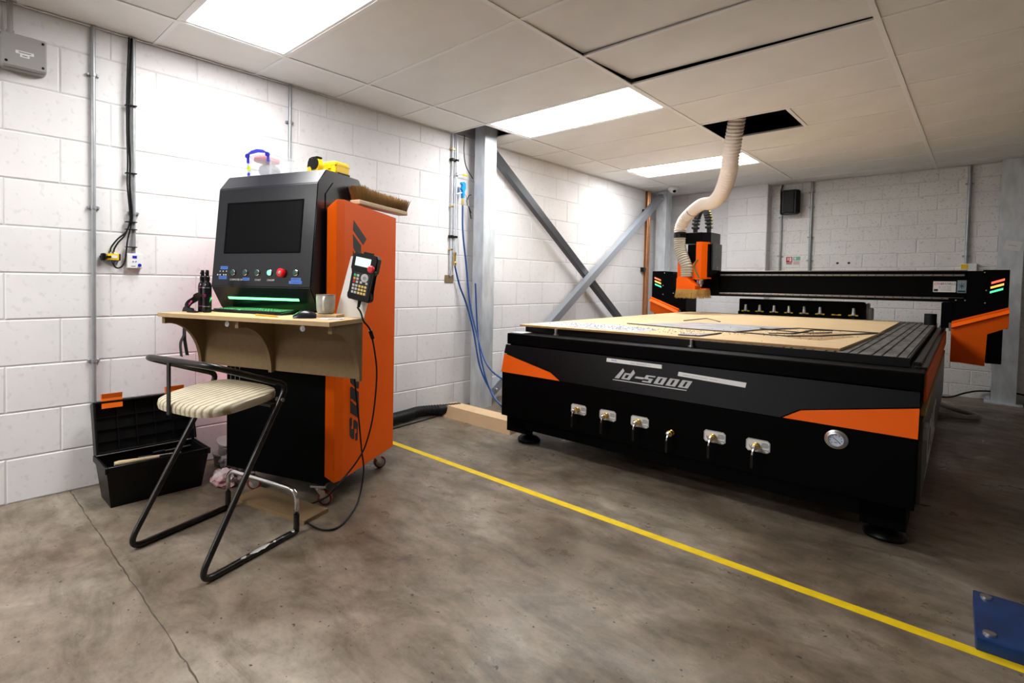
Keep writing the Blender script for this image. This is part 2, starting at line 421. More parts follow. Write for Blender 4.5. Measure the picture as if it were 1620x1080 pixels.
for n_, (x0, x1, y0, y1) in enumerate(sorted(light_cells, key=lambda c: c[2])):
    lab = ['ceiling light panel nearest the viewer, above the orange control cabinet', 'ceiling light panel beside the top of the steel column, middle one of three', 'farthest ceiling light panel, partly hidden by the white dust hose'][n_]
    t = thing('ceiling_light', lab, 'ceiling light', (x0, y0, H), 0, 'ceiling light panels')
    w, h = x1-x0, y1-y0
    bm = NB()
    for q in ((.012, w-.012, .012, .03), (.012, w-.012, h-.03, h-.012), (.012, .03, .03, h-.03), (w-.03, w-.012, .03, h-.03)): box(bm, *q, .003, .03)
    obj('frame', bm, M_grid, t)
    obj('diffuser', B(.03, w-.03, .03, h-.03, .010, .016), M_light, t)
    obj('housing', B(.02, w-.02, .02, h-.02, .031, .07), M_gplast, t)
# black sheet added above the tile opening, its colour standing for the void's shade
obj('void_shade_sheet', B(1.3, 2.6, 3.3, 4.5, 2.60, 2.62), M_void, ceil)

# ------------------------------------------------------------------ steel columns and bracing
def channel_column(label, x0, x1, y0, y1, ztop, base=None):
    t = thing('steel_column', label, 'column', ((x0+x1)/2, (y0+y1)/2, 0)); w, d = x1-x0, y1-y0
    bm = NB(); box(bm, -w/2, w/2, -d/2, -d/2+.008, 0, ztop); box(bm, w/2-.008, w/2, -d/2+.008, d/2-.008, 0, ztop)
    box(bm, -w/2, w/2, d/2-.008, d/2, 0, ztop)
    obj('steel_section', bm, M_galv, t)
    if base: obj('base_plate', B(-w/2-base, w/2+base, -d/2-base, d/2+.0, 0, .014), M_galv, t)
    return t
col1 = channel_column('galvanised steel column by the left wall behind the blue air hoses', .085, .20, 2.62, 2.78, 2.55)
col2 = channel_column('galvanised steel column in the far left corner under the dome camera', .085, .215, 6.42, 6.60, 2.384)
col3 = channel_column('wide galvanised steel column at the right end of the back wall', 3.25, 3.415, 6.76, 6.91, 2.384, .045)
def brace(label, p0, p1, m, w=.075, th=.008, flip=1):
    p0, p1 = Vector(p0), Vector(p1); d = p1-p0; L_ = d.length
    o = thing('diagonal_brace', label, 'steel brace', p0)
    bm = NB(); box(bm, 0, L_, -w/2, w/2, 0, th) ; box(bm, 0, L_, (w/2-th)*flip-(0 if flip > 0 else th)*0, (w/2-th)*flip+th, -w*.75, 0)
    a = obj('angle_bar', bm, m, o)
    X = d.normalized(); Yv = Vector((0, -X.z, X.y))*1.0; Z = Vector((1, 0, 0))
    a.matrix_local = Matrix(((X.x, Yv.x, Z.x, 0), (X.y, Yv.y, Z.y, 0), (X.z, Yv.z, Z.z, 0), (0, 0, 0, 1)))
    for s in (.08, L_-.08):
        b = obj('bolt', lathe(NB(), [(.014, 0), (.014, .012), (.008, .013), (.008, .022)], n=6), M_steel, a, loc=(s, 0, th))
    return o
M_dkst = mat('dark_galvanised', (.085, .09, .10), .4, metal=.6)  # even dark grey tone of the first brace
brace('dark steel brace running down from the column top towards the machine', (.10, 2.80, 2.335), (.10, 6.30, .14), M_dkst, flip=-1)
brace('pale steel brace crossing the dark one up to the far corner column', (.175, 2.79, .10), (.175, 6.41, 2.31), mat('pale_galvanised', (.33, .36, .41), .45, metal=.4), .08)

# ------------------------------------------------------------------ conduits on walls
def conduit(label, p, z0, z1, normal, clips=(), r=.0115, m=None, group=None):
    """normal: '+x' on left wall or '-y' on back wall; p = position on the wall; stands r+.008 off"""
    off = r+.008; m = m or M_cond
    x, y = (off, p) if normal == '+x' else (p, YB-.006-off)
    t = thing('metal_conduit', label, 'conduit', (x, y, z0), 0, group)
    obj('tube', cyl(NB(), (0, 0, 0), (0, 0, z1-z0), r, 12), m, t, smooth=40)
    for c in clips:
        bm = NB()
        if normal == '+x':
            box(bm, -off+.002, -r*.3, -.028, .028, -.009, .009, .003); cyl(bm, (0, 0, -.008), (0, 0, .008), r+.004, 12)
            for s in (-1, 1): cyl(bm, (-off+.004, s*.022, 0), (.004, s*.022, 0), .006, 8)
        else:
            box(bm, -.032, .032, r*.3, off-.002, -.009, .009, .003); cyl(bm, (0, 0, -.008), (0, 0, .008), r+.004, 12)
            for s in (-1, 1): cyl(bm, (s*.026, off-.004, 0), (s*.026, -.004, 0), .006, 8)
        obj('saddle_clip', bm, m, t, loc=(0, 0, c-z0))
    return t
conduit('long bare metal conduit on the left wall ending behind the black toolbox', -.297, .44, H, '+x', (2.14, 1.462, .667))
c2 = conduit('metal conduit with black cables strapped along it above the white thermostat', -.108, 1.235, H, '+x', (1.451,))
conduit('metal conduit on the left wall rising behind the control cabinet', .836, 1.2, H, '+x', (2.142,))
conduit('metal conduit on the back wall beside the black speaker', 1.419, 1.05, H, '-y', (1.98, 1.50))
conduit('tall metal conduit on the back wall between speaker and small block field', 1.722, 1.0, H, '-y', (2.26, 2.08, 1.72, 1.44, 1.30), .015)
conduit('metal conduit at the right of the back wall ending in a yellow marked box', 3.035, 1.345, H, '-y', (2.20, 1.46), .015)
# junction box top left
t = thing('junction_box', 'grey plastic junction box high on the left wall under the ceiling', 'junction box', (.002, -.588, 2.148))
bm = NB(); pr = [(-.085, -.075), (.085, -.075), (.085, .045), (.065, .075), (-.085, .075)]
box(bm, 0, .055, -.088, .088, -.078, .078, .008); obj('box_body', bm, M_gplast, t)
obj('box_lid', box(NB(), .055, .078, -.086, .086, -.076, .076, .006), M_gplast, t)
obj('paper_label', B(.078, .0788, -.035, .035, -.012, .002), M_label, t); obj('paper_label', B(.078, .0788, -.018, .018, -.026, -.012), M_label, t)
for i, s in enumerate(((-.024, .024, -.005), (-.01, .01, -.019))): obj('printed_line', B(.0787, .0791, s[0], s[1], s[2]-.0015, s[2]+.0015), M_ink, t)
for s in ((-.07, -.055), (.07, -.055), (.07, .058)): obj('screw', cyl(NB(), (.076, s[0], s[1]), (.0795, s[0], s[1]), .006, 12), M_plast, t)
obj('cable_gland', lathe(NB(), [(.016, .078), (.016, .1), (.012, .101), (.012, .236)], (.03, -.05, 0), 16), M_gplast, t, smooth=40)
bm = NB(); box(bm, 0, .03, -.20, -.125, -.09, .20, .004)
tag(obj('wall_trunking', bm, mat('pale_grey_trunking', (.30, .33, .33), .5), loc=(.002, -.57, 2.12)), 'pale grey trunking end at the left edge beside the junction box', 'trunking')
# strapped black cables and valve/thermostat
cw = [(.035, -.128, 2.375), (.035, -.138, 2.1), (.034, -.140, 1.9), (.037, -.135, 1.72), (.037, -.138, 1.6), (.036, -.126, 1.46), (.036, -.128, 1.40)]
cb = thing('black_cables', 'bundle of black cables strapped down the conduit to the yellow valve', 'cable', (0, 0, 0))
for k, (dx, dy, end) in enumerate(((0, .002, [(.035, -.150, 1.345), (.036, -.19, 1.305), (.03, -.218, 1.262), (.03, -.222, 1.238)]),
                                   (.007, -.005, [(.04, -.155, 1.33), (.036, -.185, 1.29), (.03, -.203, 1.255), (.03, -.206, 1.238)]),
                                   (.004, .007, [(.035, -.140, 1.31), (.03, -.147, 1.24), (.03, -.153, 1.19), (.03, -.172, 1.158), (.03, -.196, 1.155), (.03, -.213, 1.183)]))):
    pts = [(x+dx, y+dy+random.uniform(-.003, .003), z) for x, y, z in cw]+end
    obj('cable', tube(NB(), spline(pts, 5), .0042, 7), M_rubber, cb, smooth=True)
for z in (2.02, 1.66, 1.40, 1.36, 1.265): obj('cable_tie', B(.014, .047, -.150, -.096, z, z+.004), M_rubber, cb)
t = thing('valve_manifold', 'yellow and black pneumatic valve block on the left wall', 'valve', (.004, -.225, 1.21))
obj('body', box(NB(), 0, .032, -.012, .044, -.017, .017, .003), M_yellow, t)
obj('end_cap', box(NB(), 0, .034, .044, .050, -.018, .018, .002), M_plast, t)
obj('solenoid', box(NB(), .002, .036, -.040, -.018, -.019, .019, .005), M_plast, t)
obj('plug', lathe(NB(), [(.012, -.03), (.013, -.012)], (.03, -.03, .0), 12, axis='x'), M_plast, t)
obj('lever', box(NB(), .032, .040, -.022, .005, -.004, .005, .002), M_plast, t)
obj('rating_plate', B(.032, .0335, .006, .036, -.006, .009), M_label, t)
for y in (-.002, .016): obj('push_fitting', lathe(NB(), [(.0055, .017), (.0055, .030), (.004, .034)], (.018, y, 0), 10), M_steel, t)
for y in (-.004, .014, .030): obj('push_fitting', lathe(NB(), [(.0055, -.030), (.0055, -.017)], (.018, y, 0), 10), M_tapeblue, t)
t = thing('thermostat', 'white square wall controller with blue display and dial', 'thermostat', (.004, -.105, 1.193))
obj('housing', box(NB(), 0, .034, -.038, .038, -.040, .040, .003), M_white, t)
obj('display', B(.034, .0352, -.013, .009, .014, .028), M_bluep, t)
for y in (-.010, .004): obj('button', cyl(NB(), (.034, y, -.003), (.037, y, -.003), .003, 10), M_bluep, t)
obj('dial', lathe(NB(), [(.009, .034), (.008, .042)], (0, .022, -.022), 14, axis='x'), M_bluep, t)
obj('brand_mark', B(.034, .0350, -.02, .002, -.030, -.026), M_greyink, t)
# compressed air drop beside the column
t = thing('air_pipe', 'pair of thin metal air pipes on the left wall beside the steel column', 'pipe', (.02, 2.42, 1.16))
obj('pipe', cyl(NB(), (0, -.016, 0), (0, -.016, 1.225), .009, 10), M_galv, t, smooth=40)
obj('pipe', cyl(NB(), (.008, .028, .20), (.008, .028, 1.225), .010, 10), M_galv, t, smooth=40)
for z in (1.00, .34):
    obj('pipe_bracket', box(box(NB(), -.018, .02, -.038, -.002, z-.012, z+.012, .003), -.018, .024, .014, .044, z-.009, z+.009, .003), M_plast, t)
for z in (1.09, .60, .23): obj('brass_clip', box(NB(), -.018, .014, -.035, .0, z-.006, z+.006, .002), M_brass, t)
obj('end_fitting', lathe(NB(), [(.014, 0), (.014, .03), (.011, .034), (.011, .085), (.013, .09), (.013, .115)], (.008, .028, .09), 8), M_brass, t)
obj('ball_valve', lathe(NB(), [(.008, -.02), (.014, -.012), (.016, 0), (.014, .012), (.008, .02)], (.010, .030, .876), 12), M_steel, t, smooth=40)
obj('valve_stem', cyl(NB(), (.014, .03, .876), (.03, .085, .884), .003, 6), M_steel, t)
obj('valve_handle', box(NB(), .026, .036, .085, .150, .876, .892, .004), M_yellow, t)
bm = box(NB(), 0, .006, -.055, .055, -.035, .035, .003)
tag(obj('brass_plate', bm, mat('dull_brass_plate', (.30, .23, .14), .45, metal=.5), loc=(.005, 2.40, 1.135)), 'small dull brass plate on the left wall at the foot of the air pipes', 'wall plate')
t = thing('air_gun', 'blue air blow gun hanging beside the steel column', 'air gun', (.055, 2.505, 1.78))
bm = NB(); pyz(bm, [(-.012, .06), (.012, .06), (.016, .12), (.030, .15), (.026, .19), (.006, .20), (-.004, .188), (-.026, .195), (-.03, .182), (-.014, .17), (-.026, .135), (-.012, .125)], -.011, .011)
obj('gun_body', bm, M_cyan, t); obj('hose_connector', lathe(NB(), [(.011, 0), (.011, .022), (.009, .024), (.009, .06)], n=10), M_brass, t)
obj('nozzle', cyl(NB(), (0, -.012, .105), (-.01, -.065, .090), .005, 8), M_steel, t)
obj('trigger', tube(NB(), spline([(.0, .012, .11), (0, .04, .085), (0, .055, .055)], 4), .004, 6), M_steel, t)
t = thing('grey_air_fitting', 'grey air line coupling with thin black tubes left of the column', 'coupling', (.06, 2.565, 1.72))
obj('coupling', tube(NB(), [(0, -.01, .11), (0, .012, .06)], .011, 8), M_gplast, t)
obj('thin_tube', tube(NB(), spline([(0, -.01, .11), (.0, .015, .15), (0, .045, .16)], 5), .0035, 6), M_rubber, t)
obj('thin_tube', tube(NB(), spline([(0, .012, .06), (.0, .03, .02), (0, .05, -.05)], 5), .0045, 6), M_rubber, t)
obj('thin_tube', tube(NB(), spline([(0, -.005, .07), (.0, .02, .05), (0, .05, 0)], 5), .0025, 6), M_rubber, t)
tag(obj('ceiling_cable', tube(NB(), spline([(.05, 2.52, 2.39), (.05, 2.515, 2.25), (.06, 2.535, 2.12), (.075, 2.61, 2.02)], 6), .004, 6), M_rubber, smooth=True), 'thin black cable dropping from the ceiling opening to the steel column', 'cable')
hA = spline([(.055, 2.505, 1.782), (.057, 2.512, 1.55), (.08, 2.54, 1.25), (.14, 2.53, .92), (.26, 2.50, .64), (.42, 2.44, .43), (.60, 2.44, .33), (.88, 2.40, .28)], 8)
tag(obj('blue_air_hose', tube(NB(), hA, .0075, 8), M_blue, smooth=True), 'blue air hose from the hanging blow gun to the machine flank, upper one', 'hose')
hB = spline([(.028, 2.448, 1.25), (.04, 2.50, 1.08), (.07, 2.56, .92), (.16, 2.56, .68), (.27, 2.52, .40), (.40, 2.52, .20), (.55, 2.50, .09), (.78, 2.48, .035), (.92, 2.48, .02)], 8)
tag(obj('blue_air_hose', tube(NB(), hB, .0075, 8), M_blue, smooth=True), 'blue air hose from the brass pipe fitting sagging to the floor, left one', 'hose')
hC = spline([(.15, 2.585, 1.10), (.16, 2.585, .95), (.20, 2.56, .74), (.27, 2.52, .52), (.36, 2.50, .30), (.48, 2.48, .15), (.70, 2.46, .06), (.90, 2.45, .02)], 8)
tag(obj('blue_air_hose', tube(NB(), hC, .0065, 8), M_blue, smooth=True), 'blue air hose hanging close against the steel column front', 'hose')
# copper pipes & batten in far corner
t = thing('copper_pipes', 'bright copper pipes on the left wall beside the far corner column', 'pipe', (.0, 6.30, 0))
for y in (-.03, .02): obj('pipe', cyl(NB(), (.034, y, 0), (.034, y, 2.384), .016, 12), M_copper, t, smooth=40)
obj('backing_batten', B(.006, .016, -.05, .045, 0, 2.384), M_copwood, t)
for z in (1.32, 2.1): obj('pipe_clip', box(NB(), .002, .045, -.14, -.07, z-.03, z+.03, .004), M_plast, t)
t = thing('dome_camera', 'white dome security camera on the ceiling above the far corner column', 'camera', (.37, 6.24, H))
obj('camera_base', lathe(NB(), [(.055, -.03), (.06, -.02), (.06, 0)], n=20), M_white, t, smooth=40)
obj('camera_ball', lathe(NB(), [(.050*math.sin(a), -.03-.050*math.cos(a)*.9) for a in [math.pi*i/10 for i in range(0, 11)]], n=18, cap=False), M_white, t, smooth=True)
obj('lens', lathe(NB(), [(.020, 0), (.019, .008), (.010, .012)], n=16), M_screen, t, loc=(.026, -.032, -.052), rot=(75, 0, 30))
# speaker, signs, sockets on back wall
t = thing('wall_speaker', 'black wall speaker high on the back wall beside the pier', 'speaker', (1.525, YB-.03, 2.148))
bm = NB(); pxy(bm, [(-.105, -.10), (-.06, -.165), (.06, -.165), (.105, -.10), (.07, 0), (-.07, 0)], -.145, .145)
bmesh.ops.bevel(bm, geom=list(bm.edges), offset=.012, segments=2, affect='EDGES'); obj('cabinet', bm, M_plast, t, smooth=50)
obj('grille', box(NB(), -.055, .055, -.172, -.160, -.13, .13, .005), M_rubber, t)
obj('bracket', B(-.02, .02, 0, .024, -.03, .03), M_plast, t)
tag(obj('speaker_cable', tube(NB(), spline([(1.425, YB-.045, 2.38), (1.41, YB-.05, 2.30), (1.415, YB-.05, 2.18), (1.45, YB-.06, 2.10)], 6), .006, 6), M_rubber, smooth=True), 'short black cable from the ceiling to the wall speaker', 'cable')
t = thing('fire_sign', 'small red and green fire information notice on the back wall', 'sign', (1.553, YB-.008, 1.44))
obj('sign_sheet', B(-.078, .078, 0, .0015, -.052, .052), M_label, t)
obj('red_panel', B(-.072, -.008, -.001, 0, -.022, .048), M_red, t)
gm = mat('sign_green', (.15, .48, .30), .5); obj('green_panel', B(.002, .072, -.001, 0, .004, .048), gm, t)
for z in (.030, .012): obj('pictogram', B(-.060, -.045, -.0018, -.001, z-.006, z+.006), M_label, t)
obj('pictogram', B(-.038, -.018, -.0018, -.001, -.008, .04), M_label, t); obj('pictogram', B(.012, .03, -.0018, -.001, .012, .042), M_label, t)
for z in (-.030, -.040): obj('printed_line', B(-.068, -.012, -.001, 0, z-.003, z+.003), M_ink, t)
pk = mat('pale_red_print', (.6, .2, .22), .6)
for z in (-.012, -.026, -.040): obj('printed_line', B(.004, .066, -.001, 0, z-.0035, z+.0035), pk, t)
for x in (1.987, 2.092): tag(obj('wall_plug', lathe(NB(), [(.014, 0), (.012, .003)], n=12, axis='y'), M_ink, loc=(x, YB-.004, 1.404)), ('left' if x < 2 else 'right')+' one of two dark drilled holes in the back wall above the gantry', 'wall plug', 'drilled holes in the back wall')
t = thing('isolator_box', 'small cream box with yellow warning label on the back wall conduit', 'socket box', (3.065, YB-.03, 1.335))
obj('box_body', box(NB(), -.07, .05, -.03, .024, -.045, .045, .005), M_white, t); obj('warning_label', B(-.065, -.015, -.032, -.030, -.01, .038), M_yellow, t)
t = tag(obj('taped_paper', B(-.055, .055, 0, .0012, -.045, .045), M_label, loc=(3.345, 6.757, 1.545), rot=(0, 14, 0)), 'white paper label stuck askew on the right steel column', 'label')
for z in (.0,): obj('printed_line', B(-.03, .03, -.0006, 0, z-.002, z+.002), M_greyink, t)
t = thing('floor_cable', 'thin black cable along the foot of the back wall', 'cable', (0, 0, 0))
obj('cable', tube(NB(), spline([(2.75, 6.80, .012), (2.95, 6.72, .012), (3.08, 6.86, .06), (3.20, 6.92, .09), (3.45, 6.90, .10), (3.75, 6.85, .02)], 6), .009, 6), M_rubber, t, smooth=True)
tag(obj('grey_hose', tube(NB(), spline([(2.86, 6.10, .05), (3.00, 5.92, .03), (3.14, 5.75, .028), (3.17, 5.62, .028), (3.08, 5.52, .028), (2.93, 5.50, .03)], 8), .022, 10), mat('pale_grey_hose', (.30, .28, .24), .5), smooth=True), 'looped pale grey hose on the floor behind the machine', 'hose')
tag(obj('black_clutter', box(NB(), 3.50, 3.78, 6.70, 6.90, 0, .10, .02), M_rubber), 'low black case on the floor right of the right steel column', 'case')

# ------------------------------------------------------------------ floor things
tp = B(.22, XR-.4, -.024, .024, 0, .0012)
tag(obj('floor_tape', tp, M_tape, loc=(0, 1.402, 0)), 'long yellow tape line stuck across the concrete floor', 'floor tape')
t = tag(obj('blue_board', box(NB(), 0, .9, 0, .365, 0, .042, .003), M_bluebd, loc=(3.186, 1.418, 0), rot=(0, 0, 1.5)), 'blue painted board with two bolts on the floor at the right edge', 'board')
for y in (.045, .325): obj('bolt', lathe(NB(), [(.016, 0), (.015, .006), (.006, .007)], n=14), M_steel, t, loc=(.03, y, .042), smooth=40)
t = thing('timber_block', 'pale wooden block with sloped sides on the floor in front of the steel column', 'timber block', (.085, 2.185, 0), -1.2)
bm = NB()
A = [(0, 0, 0), (.775, 0, 0), (.745, .22, 0), (-.02, .22, 0)]; Bt = [(.065, .035, .088), (.745, .035, .088), (.74, .19, .088), (.04, .19, .088)]
a = [bm.verts.new(p) for p in A]; b = [bm.verts.new(p) for p in Bt]; bm.faces.new(a); bm.faces.new(b)
for i in range(4): bm.faces.new((a[i], a[(i+1) % 4], b[(i+1) % 4], b[i]))
obj('bevelled_block', bm, mat('pale_mdf_block', (.66, .46, .27), .7, var=.08, vscale=10), t)
dp = spline([(.18, 1.15, .05), (.15, 1.45, .05), (.115, 1.70, .05), (.10, 1.85, .05), (.085, 1.98, .052), (.11, 2.10, .05), (.16, 2.22, .05), (.20, 2.36, .05)], 10)
tag(obj('floor_duct', tube(NB(), dp, .042, 14, rf=lambda i: .046 if i % 2 else .041), M_rubber, smooth=40), 'black ribbed duct lying along the foot of the left wall', 'duct')
tag(obj('flat_strip', tube(NB(), spline([(.24, 1.30, .005), (.20, 1.60, .005), (.17, 1.95, .005), (.15, 2.15, .005)], 6), .006, 6), M_rubber, smooth=True), 'thin black cable on the floor beside the ribbed duct', 'cable')
tag(obj('mdf_floor_sheet', box(NB(), -.47, 0, 0, .165, 0, .018), M_mdf_d, loc=(1.118, .302, 0), rot=(0, 0, 15)), 'brown MDF offcut on the floor below the front castors', 'board')

# ------------------------------------------------------------------ control cabinet (local frame F: u right along its front, v into depth)
FO, FA = Vector((.987, .496, 0)), 23.0
_t = math.radians(FA); FX, FY = Vector((math.cos(_t), math.sin(_t), 0)), Vector((-math.sin(_t), math.cos(_t), 0))
def Fw(u, v, z): return FO+FX*u+FY*v+Vector((0, 0, z))
cab = thing('control_cabinet', 'black and orange machine control cabinet on castors with a dark screen', 'control cabinet', FO, FA)
obj('lower_body', box(NB(), -.605, .018, -.03, .60, .105, .955, .004), M_black, cab)
pr = [(-.062, .955), (-.135, 1.067), (-.080, 1.566), (-.012, 1.640), (.300, 1.645), (.345, 1.600), (.345, .957)]
bm = NB(); pyz(bm, pr, -.612, 0.0); bmesh.ops.bevel(bm, geom=list(bm.edges), offset=.004, segments=2, affect='EDGES')
hs = obj('screen_housing', bm, M_dgrey, cab, smooth=35)
obj('side_plate', pyz(NB(), [(-.02, .975), (-.02, 1.52), (.045, 1.585), (.33, 1.59), (.33, .975)], 0.0, .004), M_dgrey, cab)
obj('rear_body', box(NB(), -.60, .015, .345, .60, .957, 1.46, .004), M_black, cab)
obj('side_filler', box(NB(), 0.0045, .0185, -.028, .344, .957, 1.44, .002), M_black, cab)
TILT = (-6.3, 0, 0); FL_ = (0, -.135, 1.067)
def onface(name, bm, m, u, s, par=cab, smooth=None):   # piece lying on the sloped front face
    o = obj(name, bm, m, par, smooth=smooth); o.matrix_local = Matrix.Translation(FL_) @ Matrix.Rotation(math.radians(-6.3), 4, 'X') @ Matrix.Translation((u, 0, s)); return o
scr = onface('screen', B(-.229, .229, -.0016, 0.002, -.122, .122), M_screen, -.308, .296)
bm = NB()
for q in ((-.235, .235, -.130, -.122), (-.235, .235, .122, .130)): box(bm, q[0], q[1], -.0030, .002, q[2], q[3])
for q in ((-.235, -.229), (.229, .235)): box(bm, q[0], q[1], -.0030, .002, -.122, .122)
onface('screen_bezel', bm, M_black, -.308, .296)
def push_button(u, lens, mtl, name='push_button'):
    o = onface(name, lathe(NB(), [(.0150, 0), (.0150, .005), (.013, .007), (.0122, .0075)], n=24, axis='y'), M_chrome, u, .070, smooth=35)
    obj('button_cap', lathe(NB(), [(.0122, .0076), (.0118, .0090), (.007, .0096)], n=24, axis='y'), lens, o, smooth=35)
    return o
for k, u in enumerate((-.470, -.393, -.318, -.241, -.089)):
    b = push_button(u, M_greenlit if k == 3 else M_green, M_chrome)
    if k == 3: b['label'] = 'lit green push button'
es = onface('emergency_stop', lathe(NB(), [(.020, 0), (.020, .003), (.011, .004), (.011, .010), (.0205, .012), (.0205, .018), (.015, .022)], n=28, axis='y'), M_red, -.168, .070, smooth=35)
obj('key_centre', lathe(NB(), [(.008, .022), (.007, .024), (.003, .0245)], n=16, axis='y'), M_gplast, es)
def ftext(s, u, v, size, m=M_label): 
    o = text('printed_text', s, size, m, cab, Matrix.Identity(4), .0001)
    o.matrix_local = Matrix.Translation(FL_) @ Matrix.Rotation(math.radians(-6.3), 4, 'X') @ Matrix.Translation((u, -.0006, v)) @ Matrix.Rotation(math.radians(90), 4, 'X')
ftext('COMPUTER SWITCH', -.432, .034, .0125); ftext('START', -.312, .034, .0125); ftext('ON/OFF', -.233, .034, .0125)
for u, s, w, h in ((-.533, .094, .024, .008), (-.537, .044, .026, .008), (-.386, .038, .022, .007), (-.085, .040, .028, .0075), (-.087, .0255, .037, .0075)):
    o = onface('blue_label_tape', B(-w, w, -.0008, 0, -h, h), M_tapeblue, u, s)
    obj('ink_line', B(-w*.7, w*.7, -.0011, -.0007, -.001, .001), M_bluep, o)
for du in (-.022, -.002, .020): onface('socket', lathe(NB(), [(.004, 0), (.003, .002)], n=10, axis='y'), M_chrome, -.535+du, .076)
for du in (-.030, -.014, .010, .024): onface('socket', lathe(NB(), [(.005, 0), (.004, .003)], n=10, axis='y'), M_chrome, -.540+du, .058)
led = obj('led_strip', B(-.219, .219, -.0025, .001, -.0065, .0065), M_ledstrip, cab)
led.matrix_local = Matrix.Translation(FL_) @ Matrix.Rotation(math.radians(33.8), 4, 'X') @ Matrix.Translation((-.310, 0, -.070)) @ Matrix.Rotation(math.radians(0), 4, 'Y')
ll = room_lamp(0, 0, .42, .012, .35, 'led_strip_light'); ll.parent = cab; ll.data.color = (.12, 1.0, .25)
ll.matrix_local = Matrix.Translation((-.31, -.118, 1.010)) @ Matrix.Rotation(math.radians(-25), 4, 'X')
# orange side panel
bm = NB()
sec = [(.0195, -.032, .150, 1.452), (.054, 0.0, .112, 1.497), (.0615, .060, .112, 1.503), (.0615, .632, .120, 1.478), (.0195, .632, .120, 1.478)]
lo = [bm.verts.new((u, v, a)) for u, v, a, b in sec]; hi = [bm.verts.new((u, v, b)) for u, v, a, b in sec]
bm.faces.new(lo[::-1]); bm.faces.new(hi)
for i in range(5): bm.faces.new((lo[i], lo[(i+1) % 5], hi[(i+1) % 5], hi[i]))
bmesh.ops.bevel(bm, geom=list(bm.edges), offset=.002, segments=1, affect='EDGES')
op = obj('orange_side_panel', bm, M_orange, cab)
def letter(polys):
    bm = NB()
    for p in polys: pyz(bm, p, .0610, .0622)
    return obj('black_lettering', bm, M_ink, op)
letter([[(.146, 1.411), (.280, 1.326), (.246, 1.292), (.140, 1.360)]])
letter([[(.140, 1.341), (.223, 1.288), (.225, 1.225), (.196, 1.228), (.144, 1.272)]])
letter([[(.142, 1.258), (.175, 1.222), (.142, 1.20)]])
letter([[(.136, .90), (.222, .84), (.222, .79), (.136, .85)]]); letter([[(.136, .80), (.222, .74), (.222, .69), (.136, .75)]])
letter([[(.130, .66), (.222, .63), (.218, .543), (.211, .540), (.189, .552), (.168, .563), (.136, .584), (.131, .589)]])
letter([[(.131, .562), (.143, .565), (.217, .524), (.221, .459), (.203, .463), (.152, .500), (.140, .502), (.133, .499)],
        [(.133, .499), (.140, .492), (.188, .458), (.200, .455), (.203, .463), (.221, .459), (.226, .387), (.215, .386), (.135, .432)]])
letter([[(.128, .402), (.143, .407), (.153, .400), (.153, .366), (.146, .358), (.146, .347), (.159, .341), (.167, .342), (.166, .383), (.175, .388), (.205, .370), (.214, .357), (.212, .272), (.198, .270), (.187, .278), (.188, .311), (.201, .313), (.200, .330), (.187, .339), (.179, .336), (.178, .290), (.167, .285), (.146, .298), (.132, .315)]])
M_tyre = mat('dark_red_tyre', (.16, .012, .008), .4)
M_hub = mat('castor_hub', (.40, .39, .37), .3, metal=.6)
def castor(u, v, a, wheel=M_tyre):
    c = obj('castor', box(lathe(NB(), [(.022, .078), (.022, .094), (.030, .096)], n=14), -.038, .038, -.038, .038, .096, .105, .002), M_steel, cab, loc=(u, v, 0), rot=(0, 0, a))
    obj('castor_fork', pyz(pyz(NB(), [(-.012, .078), (.030, .078), (.040, .030), (.026, .030)], -.019, -.016), [(-.012, .078), (.030, .078), (.040, .030), (.026, .030)], .016, .019), M_steel, c)
    w = obj('castor_wheel', lathe(NB(), [(.026, -.013), (.035, -.011), (.0365, 0), (.035, .011), (.026, .013)], (0, .030, .0365), 24, axis='x'), wheel, c, smooth=35)
    obj('wheel_hub', lathe(NB(), [(.026, -.0135), (.018, -.0155), (.006, -.020), (.006, .020), (.018, .0155), (.026, .0135)], (0, .030, .0365), 18, axis='x'), M_hub, c, smooth=35)
castor(-.02, -.015, -70); castor(-.46, -.02, -60); castor(-.015, .55, -40); castor(-.55, .55, 20)
for u in (-.60,): pass
# thin vertical vent slits on the black lower front
for k, (u, z0, z1) in enumerate(((-.575, .40, .70), (-.545, .45, .70), (-.515, .50, .70))):
    obj('vent_slit', B(u-.0012, u+.0012, -.0312, -.0300, z0, z1), M_greyink, cab)

# ------------------------------------------------------------------ MDF desk shelf on the cabinet front
dk = thing('desk_shelf', 'brown MDF desk shelf with curved brackets fixed to the cabinet front', 'shelf', FO, FA)
bm = NB(); pxy(bm, [(-.672, -.405), (.296, -.425), (.290, -.128), (.018, -.128), (.018, -.031), (-.640, -.031)], .922, .940)
obj('desk_top', bm, [M_mdf], dk)
obj('backboard', B(-.640, .268, -.146, -.130, .668, .9215), M_mdf_d, dk)
obj('fixing_batten', B(-.60, .010, -.1295, -.0315, .86, .9215), M_mdf_d, dk)
arc = [(-.146, .662), (-.168, .662)]+[(-.372+.204*math.cos(math.radians(a)), .664+.226*math.sin(math.radians(a))) for a in range(0, 91, 9)]+[(-.392, .890), (-.392, .9215), (-.146, .9215)]
for u in (-.658, -.213, .269): obj('bracket', pyz(NB(), arc, u, u+.018), M_mdf_d, dk)
for u in (-.492, -.033): obj('washer', lathe(NB(), [(.014, 0), (.014, .002), (.006, .0022), (.005, .004)], n=14, axis='y'), M_steel, dk, loc=(u, -.146, .878), smooth=35)

